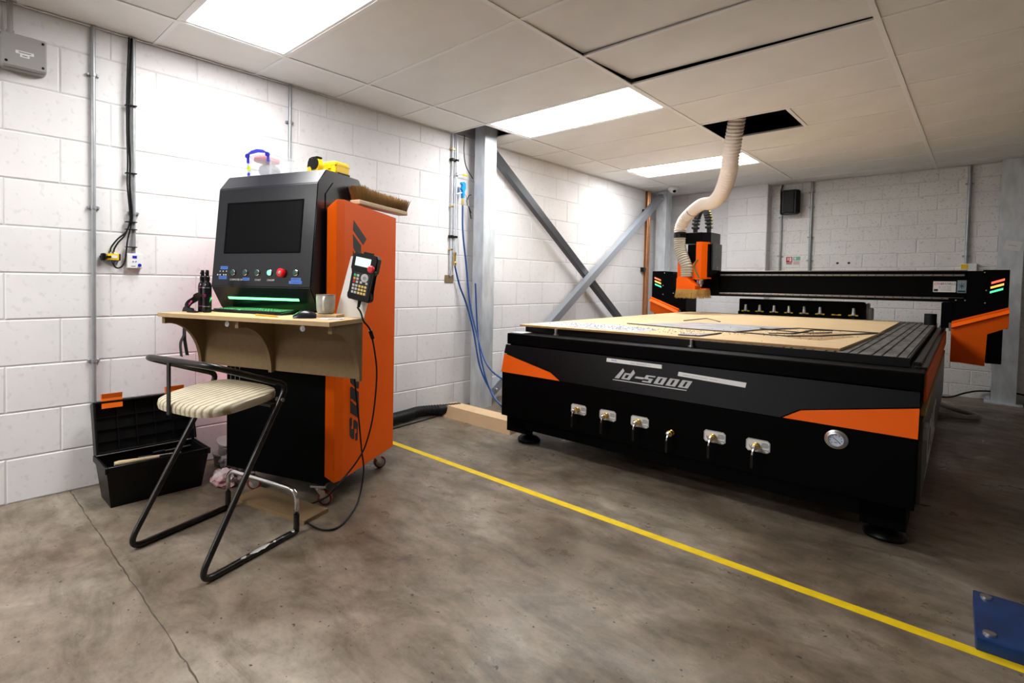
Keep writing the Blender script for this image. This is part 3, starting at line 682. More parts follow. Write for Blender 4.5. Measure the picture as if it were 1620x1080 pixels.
def fthing(name, label, cat, u, v, z, rot=0, group=None): return thing(name, label, cat, Fw(u, v, z), FA+rot if not isinstance(rot, tuple) else rot, group)
ZT = .9403
kb = fthing('keyboard', 'black computer keyboard lit green by the cabinet strip light', 'keyboard', -.55, -.195, ZT, -4)
bm = NB(); pyz(bm, [(0, .002), (.006, .010), (.118, .016), (.122, .004), (.11, .0)], 0, .455); obj('keyboard_base', bm, M_plast, kb)
M_keyk = mat('keyboard_key', (.03, .03, .032), .22, spec=.9)
bm = NB(); box(bm, -.0082, .0082, -.008, .008, 0, .0055, .0018)
kc = None
rows = [(.012, [1]*3+[5]+[1]*5), (.031, 14), (.049, 14), (.067, 14), (.085, 14), (.103, 14)]
xs0 = .012; proto_key = None
for r, yk in enumerate((.016, .034, .052, .070, .088, .106)):
    x = .014
    while x < .445:
        w = 5 if (r == 0 and .10 < x < .12) else 1
        gap = (x > .292 and x < .300) or (x > .364 and x < .372)
        if proto_key is None: proto_key = obj('key', bm, M_keyk, kb, loc=(x, yk, .0105+yk*.05)); k_ = proto_key
        else: k_ = inst(proto_key, 'key', kb, (x+(w-1)*.009, yk, .0105+yk*.05), (3, 0, 0), (1+(w-1)*1.08, 1, 1))
        x += .0183*w+(.006 if gap else 0)
ms = fthing('computer_mouse', 'black computer mouse at the front right of the desk shelf', 'mouse', .085, -.295, ZT, -56)
bm = NB(); rgs = []
for i in range(9):
    t_ = i/8; y = -.05+.10*t_; w = .030*math.sin(math.pi*(.12+.76*t_))**.5; hh = .034*math.sin(math.pi*(.10+.72*t_))
    rgs.append([bm.verts.new((w*math.cos(a), y, max(hh*math.sin(a), 0)+.001)) for a in [math.pi*k/10 for k in range(11)]])
for a, b in zip(rgs, rgs[1:]):
    for i in range(10): bm.faces.new((a[i], a[i+1], b[i+1], b[i]))
    bm.faces.new((a[10], a[0], b[0], b[10]))
bm.faces.new(rgs[0]); bm.faces.new(rgs[-1][::-1])
obj('mouse_shell', bm, mat('glossy_black_mouse', (.012, .014, .018), .22), ms, smooth=50)
obj('scroll_wheel', cyl(NB(), (-.003, .026, .030), (.003, .026, .030), .006, 12), M_plast, ms)
tag(obj('wood_offcut', box(NB(), -.075, .075, -.045, .045, 0, .014, .002), M_mdf, loc=Fw(.112, -.175, ZT), rot=(0, 0, FA+8)), 'small MDF offcut under the grey mug', 'offcut')
mg = fthing('mug', 'grey speckled ceramic mug on an MDF offcut on the desk shelf', 'mug', .112, -.175, ZT+.0143, 0)
obj('mug_body', lathe(NB(), [(.0, .004), (.030, .0), (.036, .003), (.041, .018), (.0425, .045), (.0435, .084), (.0405, .084), (.0395, .05), (.037, .02), (.0, .010)], n=28, cap=False), M_mug, mg, smooth=40)
obj('mug_rim', lathe(NB(), [(.0437, .083), (.0437, .0855), (.0420, .0868), (.0403, .0855), (.0403, .083)], n=28, cap=False), M_mugrim, mg, smooth=True)
ha = tube(NB(), spline([(.0, -.040, .070), (0, -.056, .074), (0, -.068, .062), (0, -.069, .040), (0, -.058, .022), (0, -.040, .020)], 5), .006, 8)
obj('mug_handle', ha, mat('pale_glaze', (.62, .62, .58), .22), mg, smooth=True, rot=(0, 0, 26))
def bottle(u, v, lab, band, a=0):
    b = fthing('spray_bottle', lab, 'bottle', u, v, ZT, a, 'dark spray bottles on the desk shelf')
    obj('bottle_body', lathe(NB(), [(.018, 0), (.021, .003), (.021, .125), (.018, .140), (.010, .150), (.010, .154)], n=22), M_bottle, b, smooth=40)
    obj('spray_cap', lathe(NB(), [(.012, .152), (.0125, .172), (.0085, .176), (.0085, .198), (.0065, .205)], n=16), M_plast, b, smooth=40)
    obj('spray_nozzle', cyl(NB(), (.0, -.006, .190), (.0, -.014, .190), .003, 8), M_plast, b)
    for z in (.028, .118): obj('printed_band', lathe(NB(), [(.0214, z), (.0214, z+.0035)], n=22, cap=False), band, b)
    text('printed_text', 'up', .024, M_pink, b, face_mat((.004, -.0217, .085), '-y'), .0004)
bottle(-.566, -.235, 'dark spray bottle with a dull red band, left of the pair', M_pink)
bottle(-.512, -.258, 'dark spray bottle with a silver band, right of the pair beside the keyboard', M_chrome)
ln = thing('lanyard', 'black lanyard with magenta print draped over the left end of the desk shelf', 'lanyard', FO, FA)
obj('strap', tube(NB(), spline([(-.56, -.29, .946), (-.595, -.30, .962), (-.60, -.285, .985), (-.575, -.27, 1.005), (-.545, -.29, 1.02), (-.50, -.31, 1.03)], 6), .01, flat=(.0155, .0012)), M_strap, ln)
obj('strap', tube(NB(), spline([(-.57, -.285, .943), (-.62, -.27, .946), (-.672, -.25, .945), (-.682, -.245, .90), (-.685, -.235, .83), (-.690, -.255, .78), (-.690, -.25, .713)], 6), .01, flat=(.0012, .016)), M_strap, ln)
obj('strap', tube(NB(), spline([(-.682, -.235, .90), (-.690, -.232, .82), (-.690, -.225, .77), (-.690, -.213, .715)], 6), .01, flat=(.0012, .011)), M_strap, ln)
for k in range(3): obj('printed_mark', lathe(NB(), [(.006, -.0004), (.006, .0004)], n=12), M_pink, ln, loc=(-.6005+k*.010, -.291, .972+k*.010), rot=(60, 20, 0))
obj('clip', box(NB(), -.59, -.54, -.31, -.28, ZT-.0001, .947, .002), M_plast, ln)
pcl = thing('pencil', 'orange pencil lying on the desk shelf in front of the keyboard', 'pencil', Fw(-.19, -.285, ZT+.0038), FA-14)
obj('barrel', cyl(NB(), (0, 0, 0), (.155, 0, 0), .0038, 6), mat('pencil_orange', (.85, .36, .01), .4), pcl)
obj('tip', cyl(NB(), (.155, 0, 0), (.172, 0, 0), .0036, 6, .0006), M_pine, pcl)
cd = thing('paper_scraps', 'pale paper cards at the front right of the desk shelf by the board', 'paper', Fw(.215, -.30, ZT), FA)
for k, (dx, dy, a, w) in enumerate(((0, 0, 20, .045), (.012, .02, 50, .03), (-.006, .03, 35, .05))): obj('card', B(-w, w, -.018, .018, .0005+k*.0012, .0014+k*.0012), M_label if k != 1 else M_greyink, cd, loc=(dx, dy, 0), rot=(0, 0, a))
# white board carrying the hand pendant
wb_ = thing('white_board', 'white slanted acrylic plate behind the hand controller beside the desk', 'plate', FO, FA)
obj('plate', pxz(NB(), [(.135, .9405), (.284, .9405), (.352, 1.214), (.215, 1.214)], -.131, -.127), M_white, wb_)
pd = thing('hand_controller', 'black handheld machine controller with small screen and yellow keys', 'hand controller', Fw(.275, -.132, 1.018), (0, 0, FA))
PB = Matrix.Rotation(math.radians(11), 4, 'Y')
def pobj(name, bm, m, par=pd, smooth=None):
    if par is pd: bm.transform(PB)
    return obj(name, bm, m, par, smooth=smooth)
out = [(-.058, .008), (-.050, 0), (.050, 0), (.058, .008), (.060, .024), (.048, .044), (.047, .118), (.062, .130), (.064, .190), (.054, .205), (-.054, .205), (-.064, .190), (-.064, .135), (-.048, .118), (-.048, .044), (-.060, .024)]
bm = NB(); pxz(bm, out, -.042, -.004); bmesh.ops.bevel(bm, geom=[e for e in bm.edges if abs(e.verts[0].co.y-e.verts[1].co.y) < 1e-6], offset=.005, segments=2, affect='EDGES')
pobj('controller_body', bm, M_plast, smooth=40)
pobj('back_clip', B(-.018, .022, -.03, -.006, .203, .214), M_plast)
pobj('display', B(-.044, .032, -.0432, -.0418, .150, .188), M_lcd)
pobj('keypad_panel', B(-.041, .041, -.0427, -.0415, .026, .122), M_ink)
def key(x, z, m, w=.0058, h=.005): pobj('key', box(NB(), x-w, x+w, -.0445, -.0425, z-h, z+h, .001), m)
M_key = mat('white_key', (.55, .55, .58), .5); M_keyy = mat('yellow_key', (.80, .60, .18), .5); M_keyo = mat('orange_key', (.8, .35, .02), .5); M_keyg = mat('green_key', (.02, .5, .16), .5)
for i, x in enumerate((-.033, -.018, -.002, .013, .028)):
    for z in (.034, .049, .064): key(x, z, M_key if i < 2 else M_keyy)
for z, m in ((.080, M_red), (.094, M_keyo), (.108, M_keyg)): key(-.033, z, m); key(-.018, z, M_key)
key(.002, .081, M_key); key(.030, .081, M_key)
pobj('jog_ring', lathe(NB(), [(.0185, .0425), (.0185, .0445), (.010, .0447)], (.016, 0, .103), 24, axis='y'), M_key)
pobj('jog_centre', lathe(NB(), [(.0085, .0447), (.008, .0458)], (.016, 0, .103), 16, axis='y'), M_gplast)
pobj('stop_button', lathe(NB(), [(.010, .042), (.010, .055), (.0155, .056), (.0155, .064), (.011, .068)], (.048, 0, .148), 22, axis='y'), mat('soft_red', (.70, .03, .04), .35), smooth=35)
pobj('hand_rail', tube(NB(), fillet([(.058, -.03, .140), (.066, -.055, .135), (.062, -.055, .045), (.052, -.03, .038)], .015), .004, 8), M_plast, smooth=True)
pobj('cable_boot', lathe(NB(), [(.006, -.03), (.009, 0)], (0, -.022, 0), 12), M_plast)
cp = [(.266, -.157, .988), (.285, -.160, .965), (.302, -.165, .930), (.312, -.135, .900), (.310, -.11, .872), (.290, -.035, .774), (.260, .043, .647), (.200, .122, .434), (.150, .144, .281), (.120, .12, .205), (.095, .064, .150), (.085, -.047, .105), (.03, -.03, .05), (-.045, -.06, .012), (-.055, -.10, .008), (-.015, -.155, .006), (.056, -.216, .006), (.152, -.243, .006), (.200, -.19, .006), (.182, -.045, .006), (.140, .10, .02), (.115, .186, .129), (.10, .188, .232), (.09, .176, .379), (.08, .171, .474), (.08, .142, .609)]
pcb = thing('controller_cable', 'black cable hanging from the hand controller and looping on the floor', 'cable', FO, FA)
obj('cable', tube(NB(), spline(cp, 7), .0042, 8), M_rubber, pcb, smooth=True)
obj('ferrite_core', tube(NB(), [(.3115, -.122, .886), (.3075, -.09, .848)], .009, 12), M_plast, pcb)

# things on top of the cabinet
ZC = 1.6455
M_clr2 = mat('clear_box_plastic', (.80, .82, .86), .12, alpha=.26)
sb = fthing('storage_box', 'small clear storage box with a blue handle on the cabinet top', 'storage box', -.378, .045, ZC, 2)
BW = .155
bm = NB()
for q in ((-BW, 0, 0, .002), (-BW, 0, .193, .195), (-BW, -BW+.002, .002, .193), (-.002, 0, .002, .193)): box(bm, *q, 0.002, .112)
box(bm, -BW, 0, 0, .195, 0, .002); obj('box_shell', bm, M_clr2, sb)
obj('lid', box(NB(), -BW-.004, .004, -.004, .20, .112, .122, .003), M_clr2, sb)
for x in (-BW, -.008): obj('corner_rib', B(x, x+.008, -.004, .0, 0, .110), M_clr2, sb)
obj('handle', pxz(NB(), [(-BW+.004, .104), (-BW+.012, .116), (-BW*.74, .133), (-BW/2, .139), (-BW*.26, .133), (-.012, .116), (-.004, .104), (-.016, .098), (-.024, .112), (-.026, .116), (-BW/2, .122), (-BW+.026, .116), (-BW+.024, .112), (-BW+.016, .098)], -.022, -.012), M_bluep, sb)
for x in (-BW+.013, -.013):
    obj('handle_pivot', lathe(NB(), [(.012, 0), (.012, .010)], (x, -.012, .108), 18, axis='y'), M_bluep, sb)
    obj('handle_arm', B(x-.004, x+.004, -.018, -.006, .072, .100), M_bluep, sb)
obj('round_sticker', lathe(NB(), [(.012, 0), (.012, .001)], (-BW+.012, -.0042, .046), 18, axis='y'), mat('lime_sticker', (.65, .75, .01), .5), sb)
obj('round_sticker', lathe(NB(), [(.009, 0), (.009, .001)], (-BW+.012, -.0042, .016), 18, axis='y'), M_bluep, sb)
bm = NB(); bmesh.ops.create_icosphere(bm, subdivisions=3, radius=1, matrix=Matrix.Translation((-.072, .080, .040)) @ Matrix.Diagonal((.052, .070, .036, 1)))
for v in bm.verts: v.co += Vector((random.uniform(-1, 1), random.uniform(-1, 1), random.uniform(-1, 1)))*.003
tag(obj('bagged_parts', bm, mat('pale_grey_bag', (.22, .22, .26), .5), smooth=False, loc=Fw(-.378, .045, ZC+.0025), rot=(0, 0, FA+2)), 'pale grey bag of parts inside the clear storage box', 'bag')
tag(obj('pink_cloth', box(NB(), -.125, -.03, .006, .12, .080, .108, .008), mat('pink_cloth', (.80, .10, .13), .7), loc=Fw(-.378, .045, ZC+.0025), rot=(0, 0, FA+2)), 'pink item at the top inside the clear storage box', 'cloth')
tm = fthing('tape_measure', 'yellow and black tape measure on the cabinet top edge', 'tape measure', -.11, .055, ZC, -12)
prof = [(-.036, 0), (.036, 0), (.040, .020), (.038, .048), (.022, .068), (-.004, .074), (-.026, .066), (-.034, .045), (-.042, .012)]
bm = NB(); pxz(bm, prof, -.018, .018); bmesh.ops.bevel(bm, geom=list(bm.edges), offset=.003, segments=2, affect='EDGES'); obj('case', bm, M_yellow, tm, smooth=40)
obj('side_disc', lathe(NB(), [(.030, .0), (.029, .003), (.018, .004)], (.010, -.018, .040), 24, axis='y'), M_plast, tm)
bm = NB(); pxz(bm, [(-.040, .028), (-.016, .030), (-.008, .074), (-.026, .069), (-.036, .052)], -.0195, .0195); obj('rubber_grip', bm, M_plast, tm)
obj('rubber_grip', box(NB(), -.012, .030, -.0195, .0195, .066, .0755, .003), M_plast, tm)
obj('blade_mouth', B(-.052, -.036, -.010, .010, .004, .012), M_yellow, tm); obj('foot', B(-.040, -.018, -.0188, .0188, 0, .005), M_plast, tm)
obj('label_patch', pxz(NB(), [(-.010, .010), (.004, .010), (.006, .03), (-.006, .03)], -.0200, -.0180), M_ink, tm)
yb = fthing('yellow_box', 'plain yellow plastic box on the right of the cabinet top', 'box', -.012, .225, ZC, -6)
obj('case', box(NB(), -.085, 0, -.12, .0, 0, .066, .012, 3), M_yellow, yb); obj('lid_band', box(NB(), -.086, .001, -.121, .001, .044, .048, .001), M_yellow, yb)
obj('latch', B(-.05, -.03, -.123, -.12, .028, .044), M_yellow, yb); obj('base_strip', box(NB(), -.083, .0015, -.10, .0, .002, .010, .001), M_plast, yb)
br = thing('broom_head', 'wooden broom head with brown bristles lying on top of the orange panel', 'broom', Fw(.034, .20, 1.5000), (0, -1.2, FA+90.5))
bm = NB(); box(bm, 0, .60, -.030, .030, 0, .024, .004); obj('wooden_stock', bm, M_pine, br)
bm = NB()
for i in range(2600):
    x = random.uniform(.006, .594); y = random.uniform(-.025, .025); lean = (x-.3)*.10+random.uniform(-.012, .012); ly = y*.5+random.uniform(-.008, .008)
    L_ = random.uniform(.060, .072)+.010*math.exp(-((x-.07)/.05)**2)
    p0 = Vector((x, y, .022)); p1 = p0+Vector((lean, ly, L_)); s = .0013; a = random.uniform(0, 3.14); d = Vector((math.cos(a)*s, math.sin(a)*s, 0))
    v = [bm.verts.new(p0-d), bm.verts.new(p0+d), bm.verts.new(p1+d*.6), bm.verts.new(p1-d*.6)]; bm.faces.new(v)
obj('bristles', bm, M_bristle, br)['kind'] = 'stuff'

# ------------------------------------------------------------------ bar stool
st = thing('bar_stool', 'low black tubular steel stool with a striped padded seat', 'stool', (.952, .17, 0), 15.6)
R_ = .0125
M_tub = mat('chipped_black_tube', (.0035, .003, .003), .30, var=.6, vscale=14, col2=(.016, .012, .010), detail=8)
def sidepath(s): return [Vector((s*.223, .006, R_))]+fillet([(s*.223, -.10, R_), (s*.223, -.49, R_), (s*.223, -.300, .300), (s*.223, -.105, .590)], .075, 8)
full = sidepath(1)+fillet([(.223, -.108, .586), (.223, -.058, .662), (.223, -.24, .722), (.223, -.425, .785), (-.223, -.425, .785), (-.223, -.24, .722), (-.223, -.058, .662), (-.223, -.108, .586)], .085, 8)[1:-1]+sidepath(-1)[::-1]
obj('tube_frame', tube(NB(), full, R_, 12), M_tub, st, smooth=True)
hoop = fillet([(.223, .006, .085), (.223, .006, .190), (-.223, .006, .190), (-.223, .006, .085)], .05, 8)
obj('footrest', tube(NB(), hoop, .0105, 12), M_chrome, st, smooth=True)
for s in (1, -1):
    obj('footrest_sleeve', cyl(NB(), (s*.223, .006, .010), (s*.223, .006, .085), .0135, 12), M_tub, st, smooth=40)
M_chip = mat('bare_metal_chip', (.45, .44, .43), .4, metal=.3)
for (x, y0, y1, a0, a1) in ((.223, -.255, -.150, 20, 120), (.223, -.300, -.272, 40, 100), (.223, -.135, -.120, 30, 90), (.223, -.03, -.012, 0, 140)):
    bm = NB(); rr_ = random.Random(int(y0*-1000)); rg = []
    for k in range(7):
        y = y0+(y1-y0)*k/6; w_ = (math.sin(math.pi*(k+.5)/7))*rr_.uniform(.6, 1); am = (a0+a1)/2; aw = (a1-a0)/2*w_
        rg.append([bm.verts.new((x+.0129*math.cos(math.radians(am+aw*t_)), y, R_+.0129*math.sin(math.radians(am+aw*t_)))) for t_ in (-1, -.33, .33, 1)])
    for a, b in zip(rg, rg[1:]):
        for i in range(3): bm.faces.new((a[i], a[i+1], b[i+1], b[i]))
    obj('paint_chip', bm, M_chip, st, smooth=True)
obj('back_strut', B(-.040, -.024, -.436, -.428, .575, .785), M_tub, st)
bm = NB()
ol = []
for i in range(40):
    a = 2*math.pi*i/40; ca, sa = math.cos(a), math.sin(a); ex = 4.2
    x = .205*abs(ca)**(2/ex)*(1 if ca > 0 else -1); y = -.235+.190*abs(sa)**(2/ex)*(1 if sa > 0 else -1)
    if y < -.235: x *= 1-.10*((-.235-y)/.19)**2
    ol.append((x, y))
def seat_z(x, y): return .592+(y+.425)*.085
for prof_ in ([(.90, -.018), (.985, -.012), (1.0, .004), (.985, .018), (.90, .027), (.6, .030), (.25, .031)],):
    rg = []
    for k, dz in prof_: rg.append([bm.verts.new((x*k, -.235+(y+.235)*k, seat_z(x*k, -.235+(y+.235)*k)+dz)) for x, y in ol])
    skin(bm, rg)
ms_ = bpy.data.materials.new('striped_seat_fabric'); ms_.use_nodes = True; N = ms_.node_tree.nodes; L = ms_.node_tree.links; P_ = N['Principled BSDF']; P_.inputs['Roughness'].default_value = .6
tc = N.new('ShaderNodeTexCoord'); wv = N.new('ShaderNodeTexWave'); wv.bands_direction = 'X'; wv.inputs['Scale'].default_value = 11.5; wv.inputs['Distortion'].default_value = .8; wv.inputs['Detail'].default_value = 1
L.new(tc.outputs['Object'], wv.inputs['Vector']); rp = N.new('ShaderNodeValToRGB'); rp.color_ramp.elements[0].color = (.34, .27, .16, 1); rp.color_ramp.elements[0].position = .12; rp.color_ramp.elements[1].color = (.66, .60, .44, 1); rp.color_ramp.elements[1].position = .42
L.new(wv.outputs[0], rp.inputs[0]); ns = N.new('ShaderNodeTexNoise'); ns.inputs['Scale'].default_value = 14; mx = N.new('ShaderNodeMix'); mx.data_type = 'RGBA'; mx.blend_type = 'MULTIPLY'; mx.inputs[0].default_value = .35
L.new(rp.outputs[0], mx.inputs[6]); L.new(ns.outputs[0], mx.inputs[7]); L.new(mx.outputs[2], P_.inputs['Base Color'])
bpn = N.new('ShaderNodeBump'); bpn.inputs['Strength'].default_value = .6; bpn.inputs['Distance'].default_value = .003; L.new(wv.outputs[0], bpn.inputs['Height']); L.new(bpn.outputs[0], P_.inputs['Normal'])
obj('striped_seat', bm, ms_, st, smooth=50)
obj('seat_support', B(-.223, .223, -.150, -.120, .584, .594), M_tub, st)
for s in (1, -1): obj('seat_bolt', cyl(NB(), (s*.20, -.095, .606), (s*.239, -.095, .606), .008, 10), M_steel, st)

# ------------------------------------------------------------------ toolbox, bag and bits in the corner
tb = thing('toolbox', 'black plastic toolbox with orange latches standing open by the left wall', 'toolbox', (.185, -.30, 0))
bm = NB(); A = [(0.0, 0.0), (.180, 0.0), (.180, .43), (0, .43)]; Bp = [(-.012, -.028), (.222, -.028), (.222, .455), (-.012, .455)]
lo = [bm.verts.new((x, y, .0)) for x, y in A]; hi = [bm.verts.new((x, y, .205)) for x, y in Bp]; bm.faces.new(lo[::-1])
for i in range(4): bm.faces.new((lo[i], lo[(i+1) % 4], hi[(i+1) % 4], hi[i]))
ih = [bm.verts.new((x+(.012 if x < .1 else -.012), y+(.012 if y < .2 else -.012), .205)) for x, y in Bp]; il = [bm.verts.new((x+(.012 if x < .1 else -.012), y+(.012 if y < .2 else -.012), .03)) for x, y in A]
for i in range(4): bm.faces.new((hi[i], hi[(i+1) % 4], ih[(i+1) % 4], ih[i])); bm.faces.new((ih[i], ih[(i+1) % 4], il[(i+1) % 4], il[i]))
bm.faces.new(il); obj('box_body', bm, M_plast, tb)
bm = NB()
for q in ((-.018, .228, -.034, -.022), (-.018, .228, .449, .461), (.216, .228, -.022, .449)): box(bm, *q, .180, .212, .003)
obj('rim', bm, M_plast, tb)
bm = NB(); box(bm, .02, .19, 0, .43, .120, .126); box(bm, .095, .10, 0, .43, .126, .178)
for y in (.1, .2, .32): box(bm, .02, .19, y, y+.004, .126, .172)
obj('tray', bm, M_plast, tb)
# open lid, leaning to the wall
bm = NB(); box(bm, -.012, 0, -.03, .46, 0, .262, .006)
for q in ((0, .052, -.03, -.018, 0, .262), (0, .052, .448, .46, 0, .262), (0, .052, -.018, .448, .25, .262), (0, .03, -.018, .448, 0, .010)): box(bm, *q, .003)
for z in (.06, .12, .18): box(bm, 0, .016, -.018, .448, z, z+.005)
for y in (.08, .17, .26, .35): box(bm, 0, .018, y, y+.005, .01, .25)
obj('lid', bm, M_plast, tb, loc=(-.014, 0, .208), rot=(0, -16, 0))
for y in (.01, .32):
    bm = NB(); pr_ = [(.0, -.02), (.014, -.02), (.018, .03), (.030, .052), (.0, .056)]
    prism(bm, pr_, lambda a, b, y=y: (a, y, b), lambda a, b, y=y: (a, y+.095, b)); obj('orange_latch', bm, M_orangep, tb, loc=(-.050, 0, .452), rot=(0, -16, 0))
obj('rim_highlight', B(.0, .006, .0, .20, .2125, .2135), M_steel, tb)
ht = thing('hammer_handle', 'wooden tool handle lying in the open black toolbox', 'tool', (.325, -.275, .197), 84)
obj('handle', lathe(NB(), [(.010, 0), (.013, .02), (.010, .10), (.009, .20)], n=10, axis='x'), M_pine, ht, smooth=40)
for k, (x, y, a) in enumerate(((.30, -.10, 80), (.25, -.02, 95))):
    sp = thing('steel_tool', ['steel rod tool lying in the front of the toolbox tray', 'steel rod tool lying deeper in the toolbox tray'][k], 'tool', (x, y, .190), a)
    obj('rod', cyl(NB(), (0, 0, 0), (.14, 0, 0), .004, 8), M_steel, sp); obj('grip', cyl(NB(), (-.06, 0, 0), (0, 0, 0), .010, 10), M_plast, sp)
def crumple(name, c, r, m, label, cat, seed, sub=3, amp=.25):
    rr = random.Random(seed); bm = NB(); bmesh.ops.create_icosphere(bm, subdivisions=sub, radius=1)
    for v in bm.verts:
        k = 1+rr.uniform(-amp, amp); v.co = Vector((v.co.x*r[0]*k, v.co.y*r[1]*k, max(v.co.z, -.6)*r[2]*k+r[2]*.6))
    bm.verts.ensure_lookup_table(); mz = min(v.co.z for v in bm.verts)
    for v in bm.verts: v.co.z -= mz
    return tag(obj(name, bm, m, loc=c), label, cat)
crumple('plastic_bag', (.43, .235, 0), (.075, .065, .045), mat('white_crumpled_bag', (.62, .58, .60), .4, var=.3, vscale=15, col2=(.5, .22, .25)), 'crumpled white plastic bag on the floor between toolbox and cabinet', 'bag', 3)
crumple('grey_bag', (.27, .325, 0), (.060, .050, .060), M_bag, 'grey crumpled plastic bag behind the white one beside the toolbox', 'bag', 5)
vc = thing('clear_jars', 'clear round plastic tubs stacked in the corner behind the bags', 'tub', (.135, .34, 0))
for k, (x, y, z, a) in enumerate(((0, 0, .0, 0), (.03, .01, .075, 20))):
    obj('tub', lathe(NB(), [(.045, 0), (.05, .06), (.053, .07), (.045, .07), (.042, .01)], (0, 0, 0), 18, cap=False), mat('smoky_clear_tub', (.25, .22, .21), .15, alpha=.6), vc, loc=(x, y, z), rot=(0, a, 0), smooth=40)
    obj('tub_lid', lathe(NB(), [(.055, 0), (.055, .008), (.0, .010)], n=18), M_gplast, vc, loc=(x, y, z+.072), rot=(0, a, 0))

# ------------------------------------------------------------------ CNC router (local frame: u along the front, negative to the left; v into depth)
MO, MA = Vector((3.005, 2.07, 0)), 1.0
_t = math.radians(MA); MX, MY = Vector((math.cos(_t), math.sin(_t), 0)), Vector((-math.sin(_t), math.cos(_t), 0))
def Mw(u, v, z): return MO+MX*u+MY*v+Vector((0, 0, z))
U0, UC = -2.105, -1.045
rt = thing('router_machine', 'large black and orange flatbed routing machine with a gantry over its bed', 'machine', MO, MA)
LV = 3.90
# body shell: lower box, sloping facet, top lip
obj('lower_body', box(NB(), U0+.02, -.004, -.05, LV, .195, .492, .002), M_black, rt)
bm = NB(); pyz(bm, [(0, .618), (.30, .618), (.30, .492), (-.05, .492)], U0+.02, -.004); obj('inner_shell', bm, M_black, rt)
obj('main_frame', B(U0+.035, -.03, .02, LV-.02, .493, .70), M_black, rt)
# the facet is cut as a polygon in (u, s) and laid on the slope
def slope(u, z, off): 
    t_ = (z-.494)/(.680-.494); return (u, -.050+.048*t_-off, z)
def facet(name, poly, m, off0, off1):
    bm = NB(); prism(bm, poly, lambda a, b: slope(a, b, off0), lambda a, b: slope(a, b, off1)); return obj(name, bm, m, rt)
facet('facet_panel', [(-2.090, .680), (-2.093, .622), (-1.712, .540), (-1.628, .494), (-.472, .494), (-.400, .542), (-.002, .622), (-.002, .680)], M_band, -.004, .004)
facet('orange_wedge', [(-2.092, .616), (-1.716, .536), (-1.640, .494), (-2.092, .494)], M_orange, -.004, .002)
facet('orange_wedge', [(-.001, .616), (-.396, .538), (-.462, .494), (-.001, .494)], M_orange, -.004, .002)
obj('top_lip', box(NB(), U0+.023, .008, -.006, .16, .684, .760, .006, 2), M_black, rt)
obj('top_deck', B(U0+.023, .004, .16, LV, .70, .757), M_black, rt)
obj('fold_tab', box(NB(), U0+.03, U0+.12, .03, .16, .7575, .764, .002), M_galv, rt)
# side members, right flank
obj('side_rail', box(NB(), .0045, .014, .10, LV-.25, .628, .742, .002), M_orange, rt)
obj('rail_cap', box(NB(), -.03, .010, .17, LV-.1, .7575, .768, .002), M_plast, rt)
obj('wood_strip', box(NB(), -.003, .016, .06, LV-.6, .572, .600, .003), M_mdf_e, rt)
obj('side_panel', box(NB(), -.0035, .010, .02, LV-.3, .205, .560, .002), mat('satin_dark_panel', (.040, .037, .032), .35, bump=.2, bscale=500), rt)
obj('side_bracket', box(NB(), -.003, .022, .06, .16, .47, .53, .002), M_greyink, rt)
mt = face_mat((.0108, 1.0, .33), '+x')
text('side_lettering', 'CNC', .26, M_label, rt, mt, .0005, shear=.35, sx=1.9, bold=.004)
obj('side_underline', pyz(NB(), [(.35, .235), (1.62, .235), (1.63, .247), (.355, .247)], .0105, .0113), M_label, rt)
# legs and feet
for (u, v) in ((-.10, .13), (U0+.13, .13), (-.10, 2.05), (U0+.13, 2.05), (-.10, 3.72), (U0+.13, 3.72)):
    lg = obj('leg', B(u-.075, u+.075, v-.075 if v > 1 else v-.16, v+.075, .092, .196), M_black, rt)
    obj('levelling_foot', lathe(NB(), [(.074, 0), (.079, .012), (.074, .024), (.056, .040), (.034, .046), (.026, .050), (.024, .092)], (u, v, 0), 28), M_plast, lg, smooth=35)
obj('front_plinth', B(U0+.09, -.030, -.030, .0, .125, .196), M_black, rt)
obj('cross_member', B(U0+.2, -.2, .30, .40, .10, .194), M_black, rt)
